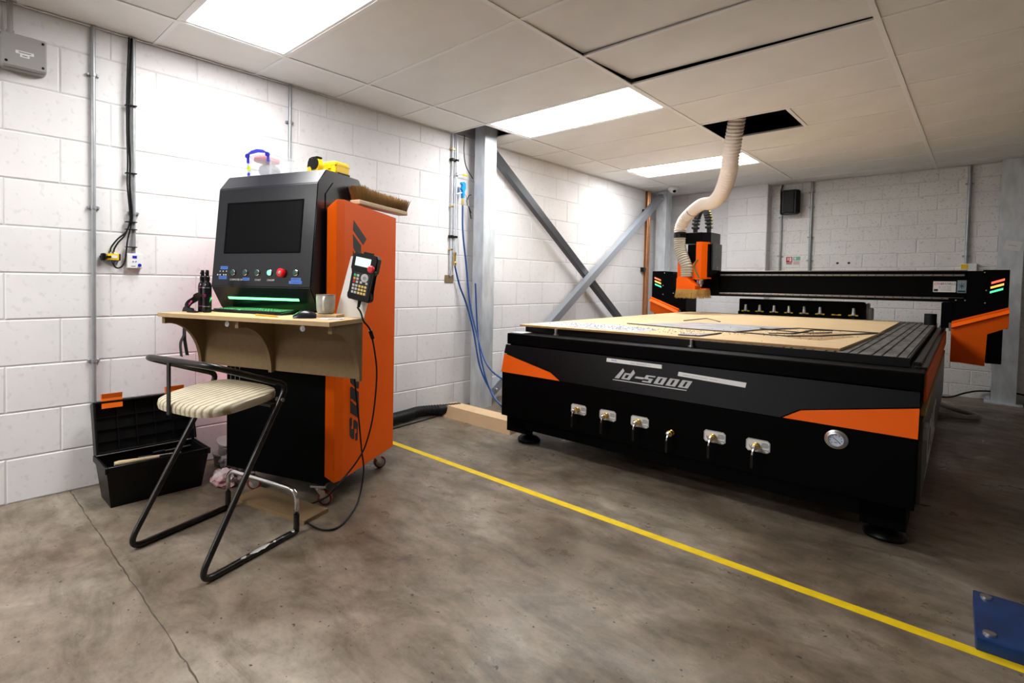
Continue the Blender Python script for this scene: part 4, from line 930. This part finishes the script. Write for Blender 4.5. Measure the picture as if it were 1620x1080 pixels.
# valves
VZ = .338
def valve(u, plate=True):
    v = obj('drain_valve', lathe(NB(), [(.015, 0), (.015, .010), (.012, .012), (.012, .028), (.016, .030), (.016, .042), (.011, .044)], n=14, axis='y'), M_brass, rt, loc=(u, -.052, VZ), smooth=35)
    obj('valve_nut', lathe(NB(), [(.012, .044), (.012, .056), (.006, .060)], n=6, axis='y'), M_steel, v)
    obj('lever_neck', tube(NB(), [(0, -.050, 0), (-.002, -.058, -.018), (-.004, -.058, -.034)], .01, flat=(.007, .003)), M_steel, v)
    obj('lever_grip', box(NB(), -.012, .004, -.064, -.054, -.100, -.034, .003), M_plast, v)
    if plate:
        bm = NB(); pxz(bm, [(-.045, -.020), (-.036, -.030), (.044, -.030), (.055, -.020), (.055, .020), (.044, .030), (-.036, .030), (-.045, .020)], -.0005, .0010); obj('valve_plate', bm, M_label, v)
        bm = NB()
        for q in ((.022, .046, .013, .017), (.019, .049, .009, .0115), (.018, .050, .0045, .0075), (.018, .050, .000, .003), (.020, .047, -.0045, -.0015)): box(bm, q[0], q[1], -.0012, -.0004, q[2], q[3])
        obj('round_emblem', bm, M_greyink, v)
        bm = NB(); box(bm, .016, .050, -.0012, -.0004, -.018, -.0155); box(bm, .018, .036, -.0012, -.0004, -.0255, -.023); obj('plate_print', bm, M_ink, v)
        bm = NB(); tube(bm, [(-.030*math.cos(a)-.002, -.001, -.030*math.sin(a)*.8) for a in [math.pi*k/12*.5 for k in range(0, 9)]], .001, 4); obj('flow_arrow', bm, M_ink, v)
        gm_ = NB()
        tube(gm_, [(-.042, -.0012, -.018), (-.034, -.0012, -.0275), (.043, -.0012, -.0275), (.0525, -.0012, -.019), (.0525, -.0012, .019), (.043, -.0012, .0275), (-.034, -.0012, .0275), (-.0425, -.0012, .018), (-.042, -.0012, -.018)], .0007, 4)
        obj('plate_outline', gm_, M_green, v)
    return v
for u in (-1.508, -1.322, -1.134): valve(u)
valve(-.955, False).location.z = VZ-.022
for u in (-.752, -.562): valve(u)
gp = obj('pressure_gauge', lathe(NB(), [(.042, 0), (.042, .004), (.034, .008), (.033, .016), (.028, .018), (.027, .010)], n=32, axis='y', cap=False), M_steel, rt, loc=(-.261, -.0512, .436), smooth=35)
obj('dial_face', lathe(NB(), [(.0275, .009), (.0275, .010)], n=28, axis='y'), mat('gauge_white', (.55, .62, .72), .35), gp)
obj('needle', box(NB(), -.016, .020, -.012, -.0108, -.001, .001), M_ink, gp, rot=(0, 40, 0))
for k in range(9):
    a = math.radians(225-k*33.75); obj('dial_mark', box(NB(), .018, .023, -.0112, -.0101, -.0012, .0012), M_bluep, gp, rot=(0, -math.degrees(a), 0))
text('dial_print', 'MPa', .007, M_ink, gp, face_mat((0, -.0104, -.013), '-y'), .0001)
# model lettering on the facet: slanted block characters and underline
def fpoly(name, polys, m):
    bm = NB()
    for p in polys: prism(bm, p, lambda a, b: slope(a, b, .0040), lambda a, b: slope(a, b, .0048))
    return obj(name, bm, m, rt)
def G(u, rects, z0=.562, h=.040, sh=.50):
    out_ = []
    for (a0, b0, a1, b1) in rects:
        out_.append([(u+a0+b0*h*sh, z0+b0*h), (u+a1+b0*h*sh, z0+b0*h), (u+a1+b1*h*sh, z0+b1*h), (u+a0+b1*h*sh, z0+b1*h)])
    return out_
polys = []
polys += [[(-1.289, .562), (-1.262, .562), (-1.236, .608), (-1.246, .622)]]
d0 = -1.250
polys += [[(d0+.030, .562), (d0+.049, .562), (d0+.076, .604), (d0+.064, .622)]]; polys += G(d0, [(0, 0, .030, .22), (0, .22, .014, .75), (0, .75, .034, 1)], h=.036)
polys += G(-1.180, [(0, .36, .048, .62)])
polys += G(-1.130, [(0, 0, .048, .18), (.030, .18, .048, .42), (0, .42, .048, .60), (0, .60, .018, .82), (0, .82, .052, 1)])
for u in (-1.066, -1.002, -.938): polys += G(u, [(0, 0, .050, .16), (0, .16, .019, .84), (.031, .16, .050, .84), (0, .84, .050, 1)])
polys.append([(-1.300, .549), (-.893, .549), (-.890, .554), (-1.297, .554)])
fpoly('model_lettering', polys, M_logo)
t1 = fpoly('paper_tape', [[(-1.352, .648), (-1.352, .669), (-1.034, .667), (-1.032, .646)]], M_label)
t2 = fpoly('paper_tape', [[(-.945, .620), (-.943, .642), (-.622, .630), (-.625, .606)]], M_label)
bm = NB()
tx = text('handwriting', 'PINS', .016, M_bluep, rt, Matrix.Translation((-1.305, -.0142, .6590)) @ Matrix.Rotation(math.radians(90+14), 4, 'X'), .0001)
tx = text('handwriting', 'VAC.  EXTRACT + L', .013, M_greyink, rt, Matrix.Translation((-1.150, -.0150, .6560)) @ Matrix.Rotation(math.radians(90+14), 4, 'X'), .0001)
bm = NB()
for (u, z, w) in ((-.90, .628, .02), (-.86, .627, .015), (-.82, .625, .022), (-.77, .624, .018)): prism(bm, [(u-w, z-.001), (u+w, z-.0015), (u+w, z+.0005), (u-w, z+.001)], lambda a, b: slope(a, b, .0050), lambda a, b: slope(a, b, .0053))
obj('pencil_line', bm, M_greyink, rt)
bm = NB()
for k in range(7):
    u = -1.005-k*.012; z = .678-k*.011; prism(bm, [(u, z), (u-.008, z-.0075), (u-.0075, z-.0080), (u+.0008, z-.0004)], lambda a, b: slope(a, b, .0041), lambda a, b: slope(a, b, .0044))
obj('chain_scratch', bm, M_ink, rt)
# bed: slab of worn strips with grooves
bd = obj('bed_slab', B(-2.068, -.050, .205, 3.86, .7575, .788), M_plast, rt)
cache = {}
u = -2.068; k = 0
while u < -.055:
    w = .052 if k % 2 else .034
    x1 = min(u+w, -.050)
    cuts = [.205, 1.05+.35*(k % 3), 2.3+.22*(k % 4), 3.86] if x1 > -.42 else [.205, 3.86]
    for a, b in zip(cuts, cuts[1:]):
        ky = (round(x1-u, 3), round(b-a, 2))
        if ky not in cache: cache[ky] = obj('bed_strip', box(NB(), 0, x1-u-.006, 0, b-a-.006, 0, .0115, .0015), M_bed, rt); cache[ky].location = (u+.003, a+.003, .788); continue
        inst(cache[ky], 'bed_strip', rt, (u+.003, a+.003, .788))
    u += w; k += 1
obj('bed_edge', box(NB(), -2.071, -.046, .2005, .2045, .759, .7985), M_plast, rt)
for u, v in ((-1.773, .088), (-.948, .150)):
    b = obj('clamp_bolt', lathe(NB(), [(.017, .760), (.017, .768), (.010, .769), (.010, .804)], (u, v+.03, 0), 14), M_steel, rt, smooth=35)
# linear rails on the deck flanks
for u in (-.022,): obj('deck_rail', box(NB(), u-.012, u+.012, .22, 3.8, .768, .782, .002), M_steel if False else M_plast, rt)
stb = obj('rubber_buffer', lathe(NB(), [(.040, .800), (.040, .895), (.036, .898)], (-.085, 3.42, 0), 24), M_rubber, rt, smooth=35)
# gantry
GV = 3.40
gb_ = obj('gantry_beam', box(NB(), UC-1.12, .125, GV, GV+.22, 1.012, 1.272, .004), M_black, rt)
for z in (1.232, 1.034):
    r = obj('linear_rail', box(NB(), UC-1.05, .110, GV-.022, GV-.0005, z-.009, z+.009, .003), M_rail, gb_)
    h = NB(); u = UC-1.02
    while u < .10: cyl(h, (u, GV-.0228, z), (u, GV-.0215, z), .0052, 8); u += .062
    hh = obj('rail_screws', h, M_ink, gb_); hh['kind'] = 'stuff'
obj('top_flange', box(NB(), UC-1.12, .125, GV-.03, GV+.10, 1.268, 1.276, .002), M_rail, gb_)
obj('bottom_flange', box(NB(), UC-1.12, .10, GV-.02, GV+.02, 1.004, 1.012, .001), M_plast, gb_)
def upright(s):
    def X(u): return u if s > 0 else 2*UC-u
    def q(a, b, *r): 
        x0, x1 = sorted((X(a), X(b))); return (x0, x1, *r)
    up = obj('gantry_upright', NBp([(X(.050), .80), (X(.050), 1.005), (X(.020), 1.005), (X(.020), 1.04), (X(.1255), 1.04), (X(.1255), 1.268), (X(.215), 1.268), (X(.215), 1.276), (X(.360), 1.276), (X(.362), .80)], GV-.045, GV+.34), M_black, rt)
    bm = NB(); pxz(bm, [(X(.046), .840), (X(.366), .972), (X(.366), .812), (X(.252), .752), (X(.245), .488), (X(.046), .508)], GV-.075, GV-.047)
    for i, f in enumerate(bm.faces): pass
    obj('orange_wing', bm, M_orange, up)
    bm = NB()
    a0, a1 = (X(.046), .840), (X(.366), .972); b0, b1 = (X(.046), .792), (X(.366), .930)
    vs = [bm.verts.new(p) for p in ((a0[0], GV-.046, a0[1]+.003), (a1[0], GV-.046, a1[1]+.003), (b1[0], GV-.110, b1[1]), (b0[0], GV-.110, b0[1]))]
    vs2 = [bm.verts.new(p) for p in ((a0[0], GV-.046, b0[1]-.01), (a1[0], GV-.046, b1[1]-.01))]
    bm.faces.new(vs); bm.faces.new((vs[3], vs[2], vs2[1], vs2[0])); bm.faces.new((vs[0], vs[3], vs2[0])); bm.faces.new((vs[1], vs2[1], vs[2])); bm.faces.new((vs[0], vs2[0], vs2[1], vs[1]))
    obj('orange_bevel', bm, M_orange, up)
    obj('wing_side', box(NB(), *q(.049, .243), GV-.046, GV+.30, .50, .799), M_orange, up)
    obj('drive_cover', box(NB(), *q(.248, .338), GV-.03, GV+.24, .510, .798, .003), M_black, up)
    obj('foot_plate', box(NB(), *q(-.02, .049), GV-.04, GV+.30, .783, .999, .003), M_black, up)
    for k, m in enumerate((M_lr, M_la, M_lg)):
        z = 1.190-k*.038; u0, u1 = .262-k*.003, .334-k*.003
        bm = NB(); pxz(bm, [(X(u0), z-.030), (X(u1), z), (X(u1), z+.017), (X(u0), z-.013)], GV-.0475, GV-.0445); obj('light_bar', bm, m, up)
    for (u, z) in ((.222, 1.255), (.235, 1.108), (.232, 1.005), (.064, 1.022), (.118, 1.022)):
        obj('screw', lathe(NB(), [(.006, 0), (.005, .003)], n=10, axis='y'), M_chrome, up, loc=(X(u), GV-.045, z))
    for (u, z) in ((.056, .770), (.052, .545)): obj('screw', lathe(NB(), [(.006, 0), (.005, .003)], n=10, axis='y'), M_orange, up, loc=(X(u), GV-.075, z))
    obj('carriage_bracket', box(NB(), *q(.030, .0485), GV-.055, GV-.046, .76, .83, .001), M_rail, up)
    return up
def NBp(poly, y0, y1): return pxz(NB(), poly, y0, y1)
upright(1); upright(-1)
# stickers on the beam
s1 = obj('maker_sticker', B(-.077, .061, GV-.0035, GV-.0006, 1.088, 1.180), M_label, gb_)
s1.location.y = 0
text('sticker_text', 'CNC', .026, M_red, gb_, face_mat((-.046, GV-.0042, 1.158), '-y'), .0002, shear=.3)
text('sticker_text', 'WORLD', .026, M_ink, gb_, face_mat((.015, GV-.0042, 1.158), '-y'), .0002, shear=.3)
for z in (1.136, 1.124): text('sticker_text', 'Sales  Service  Repairs', .0085, M_ink, gb_, face_mat((-.005, GV-.0042, z), '-y'), .0001)
obj('sticker_block', B(-.071, -.046, GV-.0042, GV-.0034, 1.094, 1.114), M_ink, gb_)
for z in (1.110, 1.101): obj('sticker_line', B(-.03, .035, GV-.0042, GV-.0034, z, z+.003), M_greyink, gb_)
obj('axis_sticker', B(.0685, .1225, GV-.0035, GV-.0006, 1.084, 1.190), mat('grey_blue_sticker', (.24, .32, .38), .5), gb_)
bm = NB()
for a in (0, 90, 40, -40):
    L_ = .020; c, s = math.cos(math.radians(a)), math.sin(math.radians(a)); tube(bm, [(.0955-c*L_, GV-.0042, 1.142-s*L_*1.3), (.0955+c*L_, GV-.0042, 1.142+s*L_*1.3)], .0016, 4)
obj('axis_drawing', bm, M_ink, gb_); obj('axis_caption', B(.073, .118, GV-.0042, GV-.0034, 1.090, 1.104), M_green, gb_)
# spindle head
HV = 3.02
hd = obj('spindle_carriage', box(NB(), -1.96, -1.74, HV+.02, HV+.30, 1.20, 1.55, .004), M_black, rt)
bm = NB(); pxz(bm, [(-2.00, 1.560), (-1.815, 1.560), (-1.815, 1.675), (-2.00, 1.675)], HV-.005, HV+.12)
bmesh.ops.bevel(bm, geom=list(bm.edges), offset=.004, affect='EDGES'); obj('top_cover', bm, M_black, hd)
bm = NB(); pxy(bm, [(-1.815, HV-.005), (-1.745, HV+.05), (-1.735, HV+.32), (-2.0, HV+.32), (-2.0, HV+.12), (-1.815, HV+.12)], 1.560, 1.672); obj('top_cover', bm, M_dgrey, hd)
obj('side_cover', box(NB(), -1.7395, -1.722, HV+.050, HV+.345, 1.275, 1.5595, .004), M_dgrey, hd)
bm = NB(); pxz(bm, [(-1.855, 1.572), (-1.800, 1.572), (-1.800, 1.175), (-1.895, 1.180), (-1.900, 1.320), (-1.855, 1.375)], HV-.045, HV+.015); obj('orange_front_cover', bm, M_orange, hd)
bm = NB(); pxy(bm, [(-1.7995, HV-.045), (-1.745, HV+.055), (-1.745, HV+.10), (-1.7995, HV+.10)], 1.186, 1.570); obj('orange_side_cover', bm, M_orange, hd)
obj('orange_left_cover', box(NB(), -2.045, -1.985, HV-.02, HV+.06, 1.185, 1.40, .003), M_orange, hd)
for z in (1.52, 1.42, 1.31, 1.29): obj('screw', cyl(NB(), (-1.722, HV+.14+(.06 if z < 1.4 else 0), z), (-1.719, HV+.14+(.06 if z < 1.4 else 0), z), .006, 8), M_chrome, hd)
obj('carriage_plate', box(NB(), -1.93, -1.735, HV+.302, GV-.023, 1.02, 1.50, .003), M_black, hd)
sp = obj('spindle', lathe(NB(), [(.050, 1.20), (.050, 1.175), (.032, 1.170), (.032, 1.13), (.022, 1.125), (.018, 1.10), (.006, 1.098), (.006, 1.03)], (-1.835, HV+.05, 0), 20), M_steel, hd, smooth=35)
obj('dust_shoe_neck', lathe(NB(), [(.058, 1.190), (.058, 1.205)], (-1.952, HV-.07, 0), 24), M_orange, hd)
bm = NB(); pxz(bm, [(-2.01, 1.190), (-1.900, 1.190), (-1.825, 1.108), (-1.825, 1.070), (-2.01, 1.070)], HV-.135, HV-.005); ds = obj('dust_shoe', bm, M_orange, hd)
obj('shoe_plate', box(NB(), -2.01, -1.760, HV-.005, HV+.11, 1.070, 1.085), M_orange, hd)
bm = NB(); rr = random.Random(4)
per = [(-2.01, HV-.135), (-1.80, HV-.135), (-1.755, HV-.06), (-1.755, HV+.11), (-2.01, HV+.11), (-2.01, HV-.135)]
for (a, b) in zip(per, per[1:]):
    L_ = math.dist(a, b); n_ = int(L_/.0022); nx, ny = (b[1]-a[1])/L_, -(b[0]-a[0])/L_
    for i in range(n_):
        t_ = i/n_; x, y = a[0]+(b[0]-a[0])*t_, a[1]+(b[1]-a[1])*t_; o_ = rr.uniform(.002, .022)
        p0 = Vector((x, y, 1.072)); p1 = Vector((x+nx*o_+rr.uniform(-.008, .008), y+ny*o_+rr.uniform(-.008, .008), 1.072-rr.uniform(.078, .098)))
        d = Vector(((b[0]-a[0])/L_, (b[1]-a[1])/L_, 0))*.0018
        bm.faces.new([bm.verts.new(p) for p in (p0-d, p0+d, p1+d*.8, p1-d*.8)])
obj('shoe_bristles', bm, M_bristle2, hd)['kind'] = 'stuff'
obj('coiled_cable', tube(NB(), spline([(-1.832, HV-.055, 1.385), (-1.858, HV-.06, 1.345), (-1.862, HV-.06, 1.300), (-1.840, HV-.055, 1.245), (-1.815, HV-.05, 1.19)], 10), .006, 6, rf=lambda i: .0075 if i % 2 else .0045), mat('green_cable', (.02, .22, .08), .4), hd)
# drag chain loop behind the head
ch = []
N_ = 22
for i in range(N_):
    a = math.pi*i/(N_-1); ch.append((-1.878-.068*math.cos(a), HV+.19, 1.675+.27*math.sin(a)**.75))
chm = obj('drag_chain', tube(NB(), [Vector(p) for p in ch], .02, flat=(.026, .014)), M_plast, hd)
lkm = None
for i in range(1, N_-1):
    p = Vector(ch[i]); d = (Vector(ch[i+1])-Vector(ch[i-1])).normalized(); ang = math.degrees(math.atan2(-d.z, d.x))
    if lkm is None: lkm = obj('chain_link', box(NB(), -.012, .012, -.040, .040, -.029, .029, .004), M_rubber, chm); k_ = lkm
    else: k_ = inst(lkm, 'chain_link', chm)
    k_.location = p; k_.rotation_euler = (0, math.radians(ang), 0)
ylm = None
for i in range(1, N_-1):
    p = Vector(ch[i]); d = (Vector(ch[i+1])-Vector(ch[i-1])).normalized(); n_ = Vector((-d.z, 0, d.x))*(1 if i > 0 else 1)
    if n_.dot(p-Vector((-1.878, HV+.19, 1.70))) < 0: n_ = -n_
    q_ = p+n_*.0305
    if ylm is None: ylm = obj('yellow_chain_clip', box(NB(), -.005, .005, -.020, .020, -.003, .003), mat('pale_yellow_clip', (.55, .55, .10), .5), chm); k_ = ylm
    else: k_ = inst(ylm, 'yellow_chain_clip', chm)
    k_.location = q_; k_.rotation_euler = (0, math.atan2(-d.z, d.x), 0)
# tool magazine at the rear of the bed
RK = 3.75
M_bright = mat('polished_tool_steel', (.80, .80, .82), .3, metal=.5)
rk = thing('tool_magazine', 'long black tool rack with shiny tool holders behind the bed', 'tool rack', Mw(-1.095, RK, .8005), MA)
bm = NB(); pxz(bm, [(-.540, .0), (.545, .0), (.545, .160), (.530, .176), (-.535, .176), (-.540, .170)], -.015, .012); obj('back_plate', bm, M_black, rk)
obj('shelf_bar', box(NB(), -.535, .540, -.075, -.016, .0, .040, .003), M_black, rk)
obj('end_plate', pyz(NB(), [(-.070, .0), (-.010, .0), (-.010, .172), (-.03, .172)], .5405, .545), M_black, rk)
obj('motor_housing', box(NB(), .552, .60, -.01, .09, .0, .12, .01), M_gplast, rk); obj('end_cover', box(NB(), .546, .572, -.015, .10, .0, .168, .01), M_gplast, rk)
for k in range(8):
    x = -.458+k*.1315
    obj('dark_alcove', lathe(NB(), [(.030, .0155), (.030, .017)], (x, 0, .105), 20, axis='y'), M_black, rk)
    cl_ = obj('yellow_clip', box(box(NB(), x-.038, x-.013, -.092, -.076, .036, .049, .002), x+.013, x+.038, -.092, -.076, .036, .049, .002), M_yellow, rk)
    if k == 6: obj('clip_bridge', box(NB(), x-.014, x+.014, -.088, -.077, .037, .044), M_brass, rk); continue
    obj('tool_holder', lathe(NB(), [(.008, .0405), (.020, .043), (.021, .052), (.015, .055), (.013, .085), (.010, .088), (.013, .090), (.010, .112), (.006, .114)], (x, -.085, 0), 14), M_bright, rk, smooth=35)
    obj('collet_nut', lathe(NB(), [(.010, .012), (.017, .014), (.018, .034), (.012, .040)], (x, -.090, 0), 12), M_plast, rk, smooth=35)
# sheets and offcuts on the bed
ZB = .8000
mf = thing('mdf_sheet', 'front MDF spoilboard sheet lying on the router bed', 'sheet', MO, MA)
obj('board', pxy(NB(), [(-2.085, .150), (-.300, .248), (-.270, 1.62), (-2.085, 1.62)], ZB, ZB+.0125), M_mdfbed, mf)
bm = NB(); pxy(bm, [(-2.0855, .1492), (-.2995, .2472), (-.3005, .2490), (-2.0845, .1515)], ZB+.0005, ZB+.0123); obj('sawn_edge', bm, M_mdf_e, mf)
mf2 = thing('mdf_sheet', 'rear MDF spoilboard sheet lying on the router bed under the gantry', 'sheet', MO, MA)
obj('board', pxy(NB(), [(-2.085, 1.625), (-.275, 1.625), (-.282, 3.52), (-2.085, 3.50)], ZB, ZB+.0125), M_mdfbed, mf2)
ZM = ZB+.0128
def sheet(name, label, poly, m, z=ZM, th=.0012, cat='sheet', group=None): return tag(obj(name, pxy(NB(), poly, z, z+th), m, loc=MO, rot=(0, 0, MA)), label, cat, group)
sheet('white_sheet', 'speckled white sheet on the front left corner of the MDF', [(-2.07, .20), (-2.05, .55), (-1.96, .67), (-1.68, .72), (-1.29, .63), (-1.275, .27)], M_film)
sheet('white_sheet', 'long pale film sheet lying across the middle of the MDF', [(-1.63, .95), (-1.36, 1.60), (-1.25, 1.605), (-.72, 1.60), (-.80, 1.22), (-.95, .90), (-1.22, .85)], M_film)
sheet('white_sheet', 'small pale sheet at the front edge of the MDF in the middle', [(-1.05, .27), (-1.10, .45), (-.94, .62), (-.93, .30)], M_film)
def strip(label, pts, w=.007, h=.003, m=M_char, z=ZM+.0016):
    P3 = [Vector((a, b, z+h)) for a, b in pts]
    return tag(obj('charcoal_strip', tube(NB(), P3, .01, flat=(w, h) if False else (w, h)), m, loc=MO, rot=(0, 0, MA)), label, 'offcut', 'thin charcoal offcuts on the MDF sheets')
strip('longest thin charcoal offcut, from the long film sheet to the right MDF edge', [(-1.64, .90), (-1.21, .79), (-.84, .78), (-.61, .76), (-.48, .95), (-.28, 1.54)])
strip('bent thin charcoal offcut towards the rear of the MDF', [(-1.50, 1.66), (-1.49, 2.19), (-1.27, 1.80)], .005)
strip('thin charcoal offcut along the right end of the long film sheet', [(-.89, .83), (-.84, 1.15), (-.70, 1.57), (-.49, 1.58), (-.27, 1.575)])
strip('crooked thin charcoal offcut in the right half of the MDF', [(-.73, .89), (-.63, .99), (-.61, 1.22), (-.60, 1.46), (-.50, 1.52)], .005)
strip('short thin charcoal offcut crossing beside the crooked one', [(-.87, 1.30), (-.74, 1.20), (-.56, 1.13), (-.48, 1.33)], .005)
strip('thin charcoal offcut at the right edge of the small front sheet', [(-1.05, .262), (-.945, .292), (-.925, .62)], .005)
sheet('tan_offcut', 'thin tan board offcut on the right half of the MDF', [(-.66, .80), (-.56, .68), (-.44, .66), (-.34, 1.10), (-.42, 1.40), (-.55, 1.10)], mat('tan_offcut', (.50, .33, .16), .7), ZM, .0014, 'offcut')
sheet('grey_strip', 'pale narrow metal strip sticking out past the right edge of the MDF', [(-.34, 1.604), (-.34, 1.618), (-.215, 1.66), (-.215, 1.64)], M_steel, ZM+.001, .003, 'offcut')
bm = NB(); rr = random.Random(11)
def crumbs(n_, cx, cy, sx, sy):
    for _ in range(n_):
        x, y, s, a = rr.gauss(cx, sx), rr.gauss(cy, sy), rr.uniform(.002, .006), rr.uniform(0, 3.1)
        if not (-2.05 < x < -.31 and .27 < y < 1.6): continue
        c, d = math.cos(a)*s, math.sin(a)*s; z = ZM+.0014
        v = [bm.verts.new((x+c, y+d, z)), bm.verts.new((x-d*.5, y+c*.5, z)), bm.verts.new((x-c, y-d, z)), bm.verts.new((x+d*.3, y-c*.3, z+.003))]
        for f in ((0, 1, 2), (0, 2, 3), (0, 3, 1), (1, 3, 2)): bm.faces.new([v[i] for i in f])
crumbs(260, -1.60, .50, .22, .12); crumbs(90, -1.15, .55, .10, .16); crumbs(120, -.60, 1.05, .14, .25); crumbs(60, -.9, .75, .2, .1)
tag(obj('black_chips', bm, M_char, loc=MO, rot=(0, 0, MA)), 'scattered black cutting chips on the MDF sheets', 'chips', kind='stuff')
# flexible extraction hose from the ceiling opening to the head
hz = thing('extraction_hose', 'cream flexible ribbed extraction hose from the ceiling opening to the router head', 'hose', (1.70, 3.95, H))
def W2(p): return Vector(p)-Vector((1.70, 3.95, H))
up = [(1.775, 3.90, 2.56), (1.752, 3.92, 2.44), (1.70, 4.0, 2.229), (1.654, 4.1, 2.076), (1.555, 4.27, 1.945), (1.41, 4.50, 1.895), (1.250, 4.70, 1.915), (1.117, 4.85, 1.883), (.984, 4.97, 1.805), (.930, 5.02, 1.72), (.928, 5.02, 1.665)]
def ribbed(pts, r, sub, k): 
    P = spline([W2(p) for p in pts], 10); out_ = [P[0]]; acc = 0; L_ = 0
    for a, b in zip(P, P[1:]):
        d = (b-a).length
        while L_+d-acc >= sub:
            acc += sub; t_ = (acc-L_)/d; out_.append(a.lerp(b, t_))
        L_ += d
    return tube(NB(), out_, r, 22, rf=lambda i: r(i, len(out_))*(1+(k if i % 2 else -k*.3)))
def rad(i, n_): t_ = i/n_; return .061-.006*min(1, max(0, (t_-.35)*2.2))
obj('upper_hose', ribbed(up, rad, .0135, .08), M_duct, hz)
lowp = [(.928, 5.02, 1.625), (.929, 5.02, 1.566), (.945, 5.01, 1.48), (.985, 4.99, 1.390), (1.018, 4.985, 1.310), (1.022, 4.985, 1.207)]
obj('lower_hose', ribbed(lowp, lambda i, n_: .053, .0125, .12), M_duct2, hz)
obj('hose_clamp', lathe(NB(), [(.057, -.022), (.060, -.020), (.060, .020), (.057, .022)], W2((.928, 5.02, 1.645)), 26), M_plast, hz, smooth=35)
obj('hose_collar', tube(NB(), [W2((1.105, 4.86, 1.878)), W2((1.098, 4.868, 1.872))], .0595, 26), mat('tan_collar', (.40, .33, .26), .5), hz)
obj('hose_collar', lathe(NB(), [(.0555, 0), (.0565, .008)], W2((.931, 5.02, 1.695)), 26), M_steel, hz)
